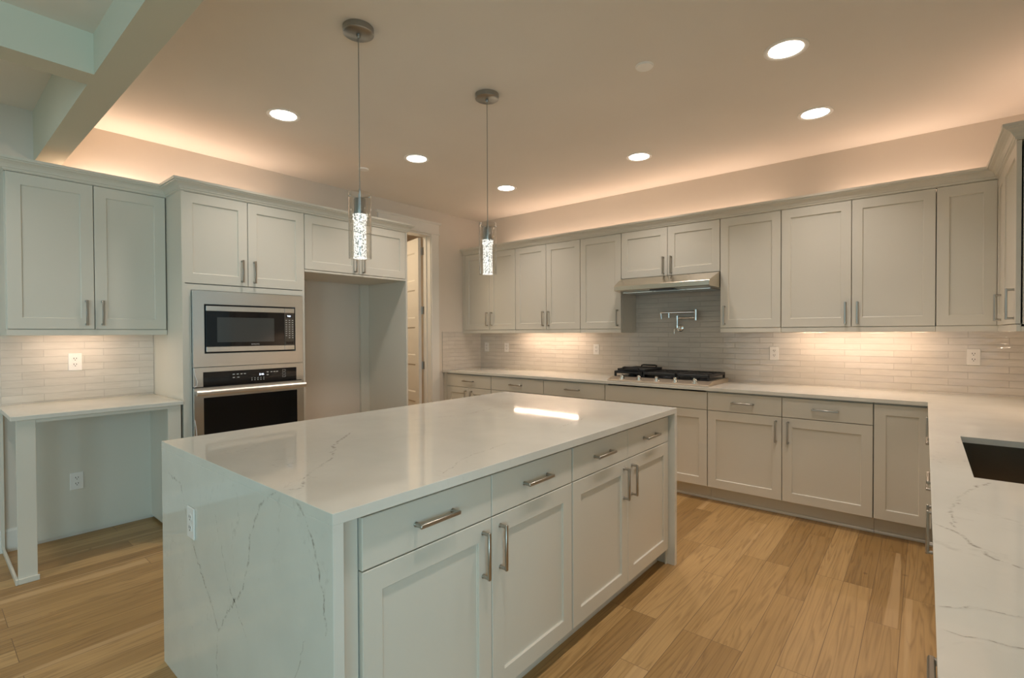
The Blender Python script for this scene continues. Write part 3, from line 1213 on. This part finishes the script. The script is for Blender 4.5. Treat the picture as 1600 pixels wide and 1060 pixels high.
link('pull', PULL, M_NICKEL, d, (TW / 2, 0, .2), (0, R90, 0))

# over-refrigerator cabinet with the tall end panel
FW = 2.990 - 1.976
fr = thing('refrigerator_surround', 'empty refrigerator bay with a two-door cabinet across its top', 'cabinet', (TX, 1.976, 0), R90)
fb = MB()
fb.box(0, .018, .0235, TD, 1.846, UZ1)
fb.box(FW - .036, FW - .019, .0235, TD, 1.846, UZ1)
fb.box(.018, FW - .036, .0235, TD, 1.846, 1.864)
fb.box(.018, FW - .036, .0235, TD, UZ1 - .018, UZ1)
fb.box(.018, FW - .036, TD - .008, TD, 1.864, UZ1 - .018)
fb.box(.484, .502, .028, .046, 1.864, UZ1 - .018)
obj('carcass', fb, M_CAB, fr)
obj('bottom_rail', MB().box(0.001, FW - .0195, .001, .0225, 1.846, 1.862, ch=.001), M_CAB, fr)
obj('end_panel', MB().box(FW - .018, FW, 0.0, TD, 0.0, UZ1, ch=.001), M_CAB, fr)
obj('corner_batten', MB().box(FW - .115, FW - .0185, TD - .030, TD, 0.0, 1.845), M_CAB, fr)
for a, b_, s in ((.002, .4915, 'r'), (.4915, FW - .020, 'l')):
    w, h = b_ - a - GAP, UZ1 - 1.864 - GAP
    d = obj('door', shaker_mesh(w, h), M_CAB, fr, (a + GAP / 2, -.0005, 1.864 + GAP / 2))
    link('pull', PULL, M_NICKEL, d, ((w - .038) if s == 'r' else .038, 0, 1.955 - 1.864))


def text_part(name, body, size, m, parent, loc, rot, extrude=0.0003):
    c = bpy.data.curves.new(name, 'FONT')
    c.body = body
    c.size = size
    c.align_x = 'CENTER'
    c.align_y = 'CENTER'
    c.extrude = extrude
    t = bpy.data.objects.new(name, c)
    C.objects.link(t)
    dg = bpy.context.evaluated_depsgraph_get()
    me = bpy.data.meshes.new_from_object(t.evaluated_get(dg))
    bpy.data.objects.remove(t)
    bpy.data.curves.remove(c)
    me.materials.clear()
    return link(name, me, m, parent, loc, rot)


# built-in microwave (local x from 1.132 along +y, front at y<0)
mw = thing('microwave', 'built-in microwave in a stainless trim kit, above the wall oven', 'microwave', (TX, 1.132, 1.13), R90)
o1 = 1.132
tx0, tx1, tz0, tz1 = 1.186 - o1, 1.945 - o1, 1.131 - 1.13, 1.648 - 1.13
mx0, mx1, mz0, mz1 = 1.254 - o1, 1.886 - o1, 1.221 - 1.13, 1.558 - 1.13
tk = MB()
for q in ((tx0, mx0, tz0, tz1), (mx1, tx1, tz0, tz1), (mx0, mx1, tz0, mz0), (mx0, mx1, mz1, tz1)):
    tk.box(q[0], q[1], -.021, -.001, q[2], q[3])
obj('trim_frame', tk, M_STEEL, mw)
obj('housing', MB().box(mx0 + .001, mx1 - .001, -.004, .40, mz0 + .001, mz1 - .001), M_BLACK, mw)
kx = 1.800 - o1     # door / control panel split
dr = obj('door', MB().box(mx0 + .010, kx - .001, -.024, -.0045, mz0 + .012, mz1 - .012, ch=.001), M_GLASSBLACK, mw)
obj('door_band', MB().box(mx0 + .010, kx - .001, -.027, -.0242, mz0 + .012, mz0 + .045, ch=.0008), M_STEEL, dr)
obj('door_band', MB().box(mx0 + .010, kx - .001, -.027, -.0242, mz1 - .045, mz1 - .012, ch=.0008), M_STEEL, dr)
obj('door_window', MB().box(1.333 - o1, 1.722 - o1, -.0250, -.0242, 1.297 - 1.13, 1.470 - 1.13), M_SCREEN, dr)
text_part('brand_lettering', 'SAMSUNG', .0125, M_PRINT, dr, (1.585 - o1, -.0250, 1.280 - 1.13), (R90, 0, 0))
cp = obj('control_panel', MB().box(kx + .001, mx1 - .010, -.024, -.0045, mz0 + .012, mz1 - .012, ch=.001), mat('panel_bronze', (0.10, 0.085, 0.07), .3, .4), mw)
obj('panel_band', MB().box(kx + .001, mx1 - .010, -.027, -.0242, mz0 + .012, mz0 + .045, ch=.0008), M_STEEL, cp)
obj('panel_band', MB().box(kx + .001, mx1 - .010, -.027, -.0242, mz1 - .045, mz1 - .012, ch=.0008), M_STEEL, cp)
kc = (kx + mx1 - .009) / 2
obj('display', MB().box(kc - .024, kc + .020, -.0248, -.0242, mz1 - .082, mz1 - .058), M_GLASSBLACK, cp)
text_part('display_digits', '9:21', .017, M_LEDTXT, cp, (kc - .002, -.0250, mz1 - .070), (R90, 0, 0))
kp = MB()
for r in range(9):
    for c_ in range(3):
        if r == 8 and c_ == 0: continue
        zz = mz1 - .102 - r * .0165
        xx = kc - .024 + c_ * .024
        kp.box(xx - .006, xx + .006, -.0246, -.0242, zz - .0025, zz + .0025)
obj('keypad', kp, M_PRINT, cp)
obj('open_button', MB().box(kc - .030, kc + .030, -.0256, -.0242, mz0 + .054, mz0 + .074, ch=.0006), M_GLASSBLACK, cp)

# wall oven
ov = thing('wall_oven', 'stainless built-in wall oven with black glass door, below the microwave', 'oven', (TX, 1.132, .42), R90)
ox0, ox1 = tx0, tx1
obj('housing', MB().box(ox0 + .004, ox1 - .004, -.004, .50, .003, .706), M_BLACK, ov)
pz0, pz1 = .998 - .42, 1.127 - .42
pf = MB()
px0, px1, qz0, qz1 = 1.243 - o1, 1.891 - o1, 1.000 - .42, 1.096 - .42
for q in ((ox0, px0, pz0, pz1), (px1, ox1, pz0, pz1), (px0, px1, qz1, pz1)):
    pf.box(q[0], q[1], -.022, -.0045, q[2], q[3])
cpn = obj('control_panel', pf, M_STEEL, ov)
obj('control_glass', MB().box(px0, px1, -.021, -.0045, pz0, qz1), M_GLASSBLACK, cpn)
text_part('display_digits', '2:46', .020, M_LEDTXT, cpn, (1.628 - o1, -.0213, 1.058 - .42), (R90, 0, 0))
pr = MB()
for (yy, zz) in [(1.437, 1.070), (1.463, 1.070), (1.489, 1.070), (1.512, 1.070), (1.437, 1.047), (1.467, 1.047),
                 (1.672, 1.072), (1.700, 1.072), (1.722, 1.072), (1.742, 1.072), (1.672, 1.052)]:
    pr.box(yy - o1 - .007, yy - o1 + .007, -.0213, -.021, zz - .42 - .003, zz - .42 + .003)
for c_ in range(5):
    for r in range(2):
        yy, zz = 1.560 + c_ * .021, 1.034 - r * .013
        pr.box(yy - o1 - .003, yy - o1 + .003, -.0213, -.021, zz - .42 - .003, zz - .42 + .003)
for r in range(3):
    zz = 1.076 - r * .021
    for q in ((1.782, 1.806, zz + .006, zz + .0072), (1.782, 1.806, zz - .0072, zz - .006), (1.782, 1.7832, zz - .007, zz + .007), (1.8048, 1.806, zz - .007, zz + .007)):
        pr.box(q[0] - o1, q[1] - o1, -.0213, -.021, q[2] - .42, q[3] - .42)
obj('panel_marks', pr, M_PRINT, cpn)
dz0, dz1 = .004, .992 - .42
gx0, gx1, gz0, gz1 = px0, px1, .06, .922 - .42
dp = MB()
for q in ((ox0, gx0, dz0, dz1), (gx1, ox1, dz0, dz1), (gx0, gx1, dz0, gz0), (gx0, gx1, gz1, dz1)):
    dp.box(q[0], q[1], -.030, -.0045, q[2], q[3])
odr = obj('oven_door', dp, M_STEEL, ov)
obj('door_glass', MB().box(gx0, gx1, -.028, -.0045, gz0, gz1), M_GLASSBLACK, odr)
hb = MB()
hb.prism([(-.078, .532), (-.070, .522), (-.058, .522), (-.052, .530), (-.052, .548), (-.058, .556), (-.070, .556), (-.078, .546)], 'x', ox0 + .004, ox1 - .002)
for xx in (ox0 + .03, ox1 - .03):
    hb.box(xx - .012, xx + .012, -.058, -.030, .528, .550)
obj('handle', hb, mat('oven_handle_steel', (0.66, 0.62, 0.56), 0.42, 1.0), odr)
# strips of clear protective film still hanging off the oven's edge
fl = MB()
fl.tube([(ox0 + .002, -.024, .708), (ox0 + .006, -.028, .66), (ox0 + .020, -.030, .615), (ox0 + .016, -.030, .585), (ox0 + .002, -.026, .578)], .002, 6)
fl.tube([(ox0 + .002, -.032, .36), (ox0 + .010, -.034, .29), (ox0 + .014, -.034, .20), (ox0 + .022, -.034, .12)], .0022, 6)
obj('protective_film', fl, M_PLASTIC, ov, smooth=True)

# ------------------------------------------------------------------ island
IX0, IX1, IY0, IY1 = -2.4175, -1.1075, .6454, 2.828
wt = MB()
wt.box(IX0, IX1, IY0, IY1, CT - .030, CT, ch=.0008)
wt.box(IX0, IX1, IY0, IY0 + .030, 0, CT - .030, ch=.0008)
wt.box(IX0, IX1, IY1 - .030, IY1, 0, CT - .030, ch=.0008)
ISL_LABEL = ('veined white quartz waterfall slab over the island, both ends down to the floor')
vb = wt
veins([[(-1.411, .905), (-1.51, .846), (-1.57, .749), (-1.59, .657), (-1.634, .557), (-1.779, .416), (-1.841, .336), (-1.855, .236), (-1.84, .12), (-1.87, .004)],
       [(-2.342, .80), (-2.185, .773), (-2.094, .614), (-2.019, .531), (-1.889, .416), (-1.841, .347)],
       [(-1.290, .905), (-1.235, .872), (-1.185, .785), (-1.150, .69), (-1.145, .6)]], 'y', IY0 - .0002, .0065, vb)
veins([[(-1.39, .655), (-1.36, .70), (-1.457, .754), (-1.604, .933), (-1.80, 1.06), (-1.962, 1.235)]], 'z', CT + .0002, .0075, vb)
veins([[(-1.16, 1.05), (-1.25, 1.25), (-1.28, 1.5)], [(-2.0, 1.6), (-1.9, 1.9), (-1.95, 2.2)], [(-1.3, 1.9), (-1.35, 2.2)]], 'z', CT + .0002, .004, vb)
veins([[(-1.86, .75), (-1.75, .55), (-1.60, .40)], [(-1.25, .55), (-1.32, .38), (-1.28, .2)]], 'y', IY0 - .0002, .003, vb)
isl_top = tag(obj('island_worktop', wt, [M_QUARTZ, M_VEIN]), ISL_LABEL, 'worktop')

IXF = -1.140
ID = .60


def island(label, ya, yb, ym, pulls):
    W = yb - ya
    m = ym - ya
    fr = [F('drawer', .002, m, .722, .868, (m / 2, .796, 'h')), F('drawer', m, W - .002, .722, .868, (m + (W - m) / 2, .796, 'h')),
          F('door', .002, m, .095, .722, (m - .044, .608, 'v')), F('door', m, W - .002, .095, .722, (m + .044, .608, 'v'))]
    return cabinet('island_cabinet', label, 'cabinet', (IXF, ya, 0), R90, W, ID, .088, .880, fr, toe='shoe', group='cabinets inside the island')


i1 = island('island cabinet nearer the camera, between the veined waterfall end and the middle joint', .745, 1.764, 1.258, None)
i2 = island('island cabinet nearer the cooktop wall, two drawers over two doors', 1.766, 2.784, 2.274, None)
for root, W in ((i1, 1.019), (i2, 1.018)):
    for ch in root.children:
        if ch.name.startswith(('toe_kick', 'shoe')):
            ch.location.y -= .012
fs = MB()
fs.box(-1.163, -1.155, IY0 + .0305, .744, 0.0, .883)
fs.box(-1.163, -1.155, 2.785, IY1 - .0305, 0.0, .883)
fs.box(-1.75, -1.742, IY0 + .0305, IY1 - .0305, 0.0, .883)
tag(obj('island_filler', fs, M_CAB), 'painted filler panels closing the island between cabinets and waterfall ends', 'panel')

# ------------------------------------------------------------------ range hood, pot filler, cooktop
hood = thing('range_hood', 'stainless under-cabinet range hood over the gas cooktop', 'range hood', (-1.785, 4.4, 1.73))
hx0, hx1 = -2.241, -1.329
hm = MB()


def hoodring(y, z, inset):
    return [(hx0 + inset + 1.785, y - 4.4, z - 1.73), (hx1 - inset + 1.785, y - 4.4, z - 1.73)]


prof = [(TB - .002, 1.859, .0), (4.318, 1.859, .0), (4.150, 1.783, .026), (4.147, 1.779, .026), (4.147, 1.740, .026), (4.160, 1.734, .0245), (4.318, 1.728, .0), (TB - .002, 1.722, .0)]
rings = [hoodring(*q) for q in prof]
n = len(rings)
for k in range(n - 1):
    a, b = rings[k], rings[k + 1]
    hm.face([a[0], a[1], b[1], b[0]])
hm.face([rings[0][1], rings[0][0], rings[-1][0], rings[-1][1]])
for e in (0, 1):
    q = [r[e] for r in rings]
    hm.face([q[0], q[1], q[6], q[7]])
    hm.face(q[1:7])
obj('canopy', hm, M_HOOD, hood)
obj('control_slot', MB().prism([(-.228, .0045), (-.165, .0030), (-.165, -.0045), (-.228, -.0035)], 'x', -.095, .125), M_BLACK, hood)
ft = MB()
for a, b in ((-.40, -.11), (-.10, .19), (.20, .40)):
    for k in range(10):
        yy = -.135 + k * .032
        ft.box(a, b, yy, yy + .020, -.0115, -.0035)
obj('filter', ft, M_STEEL, hood)

# pot filler
PX, PY_, PZ_ = -1.786, TB, 1.392
pf = thing('pot_filler', 'folded chrome pot filler tap on the tile above the cooktop', 'tap', (PX, PY_, PZ_))
def pfc(name, mb, smooth=True):
    mb.v = [(x - PX, y - PY_, z - PZ_) for x, y, z in mb.v]
    return obj(name, mb, M_CHROME, pf, smooth=smooth)
m_ = MB()
m_.tube([(PX, PY_, PZ_), (PX, PY_ - .006, PZ_), (PX, PY_ - .012, PZ_)], [.033, .033, .024], 28)
m_.tube([(PX, PY_ - .008, PZ_), (PX, PY_ - .055, PZ_)], .013, 18)
pfc('wall_flange', m_)
m_ = MB()
vy = PY_ - .055
m_.tube([(PX - .010, vy - .0, PZ_), (PX - .010, vy, PZ_ + .022)], .017, 18)
m_.tube([(PX - .010, vy, PZ_ + .015), (PX - .010, vy, PZ_ + .112)], .0105, 16)
m_.tube([(PX - .010, vy, PZ_ + .070), (PX - .010, vy, PZ_ + .116)], .0145, 16)
pfc('riser', m_)
m_ = MB()
m_.tube([(PX - .012, vy - .010, PZ_ - .002), (PX - .030, vy - .024, PZ_ - .010), (PX - .030, vy - .028, PZ_ - .056)], [.009, .0075, .0055], 12)
pfc('shutoff_lever', m_)
ex, ez0, ez1 = -1.617, 1.466, 1.557
m_ = MB()
m_.tube([(PX - .010, vy, 1.484), (ex, vy - .010, 1.484)], .0105, 14)
pfc('lower_arm', m_)
m_ = MB()
m_.tube([(ex, vy - .010, ez0), (ex, vy - .010, ez1)], .0155, 18)
m_.tube([(ex, vy - .010, ez0 - .004), (ex, vy - .010, ez0 + .012)], .0175, 18)
m_.tube([(ex, vy - .010, ez1 - .012), (ex, vy - .010, ez1 + .004)], .0175, 18)
pfc('elbow', m_)
m_ = MB()
m_.tube([(ex, vy - .010, 1.538), (-1.86, vy - .040, 1.538), (-1.924, vy - .048, 1.538)], .012, 14)
m_.tube([(-1.84, vy - .038, 1.538), (-1.924, vy - .048, 1.538), (-1.934, vy - .049, 1.534), (-1.936, vy - .049, 1.520)], .0125, 16)
pfc('upper_arm', m_)
m_ = MB()
m_.tube([(-1.936, vy - .049, 1.527), (-1.930, vy - .049, 1.476)], [.008, .0055], 14)
pfc('spout', m_)
m_ = MB()
m_.tube([(-1.862, vy - .041, 1.533), (-1.862, vy - .041, 1.488)], [.011, .009], 14)
pfc('spout_lever', m_)

# gas cooktop
KX0, KX1, KY0, KY1 = -2.236, -1.330, 4.055, 4.575
ck = thing('gas_cooktop', 'five-burner stainless gas cooktop with black grates set in the worktop', 'cooktop', (-1.783, 4.315, CT))


def ckc(name, mb, m, parent=ck, smooth=False):
    mb.v = [(x + 1.783, y - 4.315, z - CT) for x, y, z in mb.v]
    return obj(name, mb, m, parent, smooth=smooth)


ckc('tray', MB().prism([(KY0, CT + .0005), (KY0, CT + .008), (KY0 + .006, CT + .012), (KY0 + .075, CT + .033), (KY0 + .085, CT + .0355), (KY1 - .006, CT + .0355), (KY1, CT + .030), (KY1, CT + .0005)], 'x', KX0, KX1), mat('satin_tray_steel', (0.50, 0.42, 0.32), 0.44, 0.75))
ckc('burner_well', MB().box(KX0 + .03, KX1 - .03, KY0 + .092, KY1 - .02, CT + .0350, CT + .0368), M_BLACK)
for (x, y, r) in ((-2.07, 4.42, .040), (-2.07, 4.22, .032), (-1.783, 4.33, .055), (-1.50, 4.42, .040), (-1.50, 4.22, .032)):
    ckc('burner', MB().lathe([(0, CT + .058), (r * .8, CT + .058), (r, CT + .054), (r, CT + .048), (r * 1.15, CT + .046), (r * 1.25, CT + .0369), (0, CT + .0369)], x, y, 24), M_IRON, smooth=True)
for a, b in ((KX0 + .022, -1.942), (-1.935, -1.631), (-1.624, KX1 - .022)):
    g = MB()
    gy0, gy1 = KY0 + .088, KY1 - .014
    gz0, gz1 = CT + .064, CT + .086
    g.box(a, b, gy0, gy0 + .018, gz0, gz1, ch=.003)
    g.box(a, b, gy1 - .018, gy1, gz0, gz1, ch=.003)
    g.box(a, a + .014, gy0, gy1, gz0, gz1, ch=.003)
    g.box(b - .014, b, gy0, gy1, gz0, gz1, ch=.003)
    nb = 6
    for k in range(1, nb):
        xx = a + (b - a) * k / nb
        g.box(xx - .005, xx + .005, gy0 + .018, gy1 - .018, gz0 + .003, gz1 + .002, ch=.002)
    ym = (gy0 + gy1) / 2
    g.box(a + .014, b - .014, ym - .006, ym + .006, gz0, gz1 - .001, ch=.002)
    for xx in (a + .009, b - .009):
        for yy in (gy0 + .009, gy1 - .009):
            g.box(xx - .008, xx + .008, yy - .008, yy + .008, CT + .0369, gz0 + .002)
    ckc('grate', g, M_IRON)
for x in (-2.112, -1.947, -1.784, -1.621, -1.455):
    kb = MB()
    kz = CT + .0215
    kb.lathe([(0, kz + .033), (.013, kz + .033), (.0155, kz + .030), (.0165, kz + .010), (.023, kz + .008), (.026, kz - .001), (.026, kz - .006), (0, kz - .006)], x, KY0 + .045, 24)
    kb.box(x - .004, x + .004, KY0 + .045 - .0165, KY0 + .045 + .0165, kz + .027, kz + .038, ch=.001)
    ckc('knob', kb, M_CHROME, smooth=True)

gr = thing('griddle_plate', 'black cast-iron griddle plate lying on the cooktop grate by the pantry-side knobs', 'griddle', (-2.05, 4.34, CT + .0885))
gm = MB()
gm.box(-.135, .135, -.19, .19, 0, .012, ch=.003)
for q in ((-.135, .135, -.19, -.178), (-.135, .135, .178, .19), (-.135, -.123, -.178, .178), (.123, .135, -.178, .178)):
    gm.box(q[0], q[1], q[2], q[3], .010, .020, ch=.002)
obj('plate', gm, M_IRON, gr)
for s in (-1, 1):
    hb = MB()
    hb.tube([(-.075, s * .186, .014), (-.075, s * .198, .030), (-.060, s * .200, .034), (.060, s * .200, .034), (.075, s * .198, .030), (.075, s * .186, .014)], .0075, 10)
    obj('handle', hb, M_IRON, gr, smooth=True)

# ------------------------------------------------------------------ outlets


def outlet():
    root = thing('wall_outlet', '', 'outlet')
    obj('cover_plate', MB().box(-.0355, .0355, -.0058, 0, -.0575, .0575, ch=.0025), M_PLASTIC, root)
    for s in (1, -1):
        r = MB()
        pts = [(.0165 * math.cos(t) * (1 if abs(math.sin(t)) < .8 else .9), s * .0195 + .0145 * math.sin(t)) for t in [2 * math.pi * k / 24 for k in range(24)]]
        r.prism(pts, 'y', -.0075, -.0057)
        rc = obj('receptacle', r, M_PLASTIC, root)
        for (x, z, w, h) in ((-.0065, .0045, .0017, .0048), (.0065, .0045, .0017, .0040), (0, -.0065, .0025, .0025)):
            obj('slot', MB().box(x - w, x + w, -.0078, -.0074, s * .0195 + z - h, s * .0195 + z + h), M_SLOT, rc)
    obj('screw', MB().tube([(0, -.0056, 0), (0, -.0066, 0)], .0028, 10), M_PLASTIC, root)
    return root


proto = outlet()
first = [True]


def place_outlet(label, loc, rz, group):
    o = proto if first[0] else copy_tree(proto)
    first[0] = False
    o.location = loc
    o.rotation_euler = (0, 0, rz)
    o['label'] = label
    o['group'] = group
    return o


G1 = 'outlets along the tiled splashback'
place_outlet('white outlet on the tile nearest the pantry corner', (-4.284, TB, 1.176), 0, G1)
place_outlet('white outlet second from the pantry corner, at the edge of the lit tile', (-3.953, TB, 1.176), 0, G1)
place_outlet('white outlet on the tile on the pantry side of the cooktop', (-2.698, TB, 1.174), 0, G1)
place_outlet('white outlet on the tile just past the cooktop, under the single-door cabinet', (-.981, TB, 1.172), 0, G1)
place_outlet('white outlet on the tile in the corner above the sink worktop', (.257, TB, 1.174), 0, G1)
place_outlet('white outlet on the tiles above the desk worktop', (XL + .010, .688, 1.171), R90, 'outlets at the desk')
place_outlet('white outlet low on the back panel of the desk kneehole', (XL + .014, .687, .370), R90, 'outlets at the desk')
place_outlet('white outlet on the veined waterfall end of the island', (-2.074, IY0, .660), 0, 'outlet on the island')

# ------------------------------------------------------------------ under-cabinet light bars


def light_bar(label, loc, rz, L):
    r = thing('light_bar', label, 'light', loc, rz, 'light bars under the wall cabinets')
    obj('housing', MB().box(-L / 2, L / 2, -.018, .018, -.0155, .0, ch=.001), M_PLASTIC, r)
    obj('diffuser', MB().box(-L / 2 + .006, L / 2 - .006, -.0055, .0055, -.0175, -.0157), M_BAR, r)
    return r


BZL = UZ0 - .0005
light_bar('slim light bar under the cabinets between the pantry corner and the hood', (-3.25, 4.475, BZL), 0, .88)
light_bar('slim light bar under the widest cabinet on the sink side', (-.41, 4.475, BZL), 0, .86)
light_bar('slim light bar under the desk nook cabinet', (-4.20, .68, BZL), R90, .36)
light_bar('slim light bar under the end cabinet on the sink wall', (.50, 3.82, BZL), R90, .40)

# ------------------------------------------------------------------ ceiling lights


def downlight():
    r = thing('recessed_downlight', '', 'light')
    obj('trim_ring', MB().lathe([(.102, 0.0), (.101, -.004), (.094, -.006), (.082, -.004), (.078, -.001), (.078, .0)], 0, 0, 40), M_WHITE, r, smooth=True)
    obj('diffuser', MB().lathe([(0, -.0022), (.078, -.0022), (.078, -.0008), (0, -.0008)], 0, 0, 40), M_LIT, r)
    d = bpy.data.lights.new('downlight_beam', 'AREA')
    d.shape = 'DISK'
    d.size = .15
    d.energy = CAN_W
    d.color = CAN_COL
    d.spread = CAN_SPREAD
    lo = bpy.data.objects.new('downlight_beam', d)
    C.objects.link(lo)
    lo.parent = r
    lo.location = (0, 0, -.008)
    return r


dl = downlight()
for k, (x, y, lab) in enumerate([
        (-.546, 2.824, 'lit recessed downlight over the sink aisle, biggest of those in the photo'),
        (-.557, 3.771, 'lit recessed downlight before the widest wall cabinet on the sink side'),
        (-1.789, 3.772, 'lit recessed downlight in front of the range hood'),
        (-3.216, 1.553, 'lit recessed downlight in front of the oven tower'),
        (-3.192, 2.634, 'lit recessed downlight in front of the refrigerator bay'),
        (-3.172, 3.736, 'lit recessed downlight farthest in, towards the pantry corner'),
        (-.546, 1.877, 'lit recessed downlight over the sink aisle, just out of view overhead'),
        (-.546, 0.930, 'lit recessed downlight by the beam over the sink aisle, out of view overhead'),
        (-3.45, -0.15, 'added unseen downlight in the coffered ceiling, warming the desk nook'),  # invented living-room lamp, added as warm fill for the desk side
        (-3.45, -1.60, 'added unseen downlight in the coffered ceiling, farther from the kitchen')]):  # second invented lamp, adding to the same warm fill
    o = dl if k == 0 else copy_tree(dl)
    o.location = (x, y, ZC if y > .6 else 2.787)
    o['label'] = lab
    o['group'] = 'recessed downlights in the kitchen ceiling'

for x, y, r, lab in ((-1.159, 2.510, .048, 'small white disc cover on the ceiling over the island aisle'),
                     (-3.739, 2.500, .045, 'small white disc cover on the ceiling before the refrigerator bay')):
    o = thing('sprinkler_cover', lab, 'ceiling cover', (x, y, ZC), 0, 'disc covers on the ceiling')
    obj('cover_disc', MB().lathe([(0, -.010), (r * .88, -.010), (r * .92, -.0085), (r * .92, -.004), (r, -.003), (r, 0), (0, 0)], 0, 0, 32), M_WHITE, o, smooth=True)


def pendant():
    r = thing('pendant_light', '', 'light')
    obj('canopy', MB().lathe([(0, -.030), (.005, -.0300), (.064, -.0300), (.070, -.0265), (.070, 0), (0, 0)], 0, 0, 40), M_SATIN, r, smooth=True)
    obj('canopy_nut', MB().lathe([(0, -.046), (.006, -.046), (.009, -.040), (.009, -.0305), (0, -.0305)], 0, 0, 16), M_SATIN, r, smooth=True)
    obj('cord', MB().tube([(0, 0, -.045), (0, 0, -.765)], .0024, 8), mat('pendant_cord', (.30, .28, .24), .4, .3), r, smooth=True)
    s = obj('socket', MB().lathe([(0, -.745), (.004, -.745), (.006, -.770), (.008, -.792), (.026, -.794), (.029, -.800), (.029, -.866), (0, -.866)], 0, 0, 28), M_SATIN, r, smooth=True)
    a = MB()
    for t in (math.radians(25), math.radians(145), math.radians(265)):
        a.tube([(.008 * math.cos(t), .008 * math.sin(t), -.788), (.054 * math.cos(t), .054 * math.sin(t), -.788)], .0022, 8)
        a.tube([(.050 * math.cos(t), .050 * math.sin(t), -.788), (.058 * math.cos(t), .058 * math.sin(t), -.788)], .0042, 10)
    obj('shade_arm', a, M_CHROME, s, smooth=True)
    obj('glass_shade', MB().lathe([(.0520, -.768), (.0520, -1.070), (.0508, -1.073), (.0496, -1.070), (.0496, -.768), (.0508, -.766)], 0, 0, 40, close=True), M_GLASS, r, smooth=True)
    obj('crystal_rod', MB().lathe([(0, -.867), (.033, -.867), (.033, -.876), (.029, -.879), (.033, -.884), (.033, -.892), (.0285, -.895), (.0285, -1.066), (.031, -1.068), (.031, -1.072), (0, -1.072)], 0, 0, 32), M_CRYSTAL, r, smooth=True)
    return r


pn = pendant()
for k, (x, y, lab) in enumerate([(-2.037, 1.340, 'chrome and clear glass pendant with a glowing bubble rod, before the refrigerator bay'),
                                 (-2.018, 2.203, 'chrome and clear glass pendant with a glowing bubble rod, nearer the tiled wall')]):
    o = pn if k == 0 else copy_tree(pn)
    o.location = (x, y, ZC)
    o['label'] = lab
    o['group'] = 'pendant lights over the island'
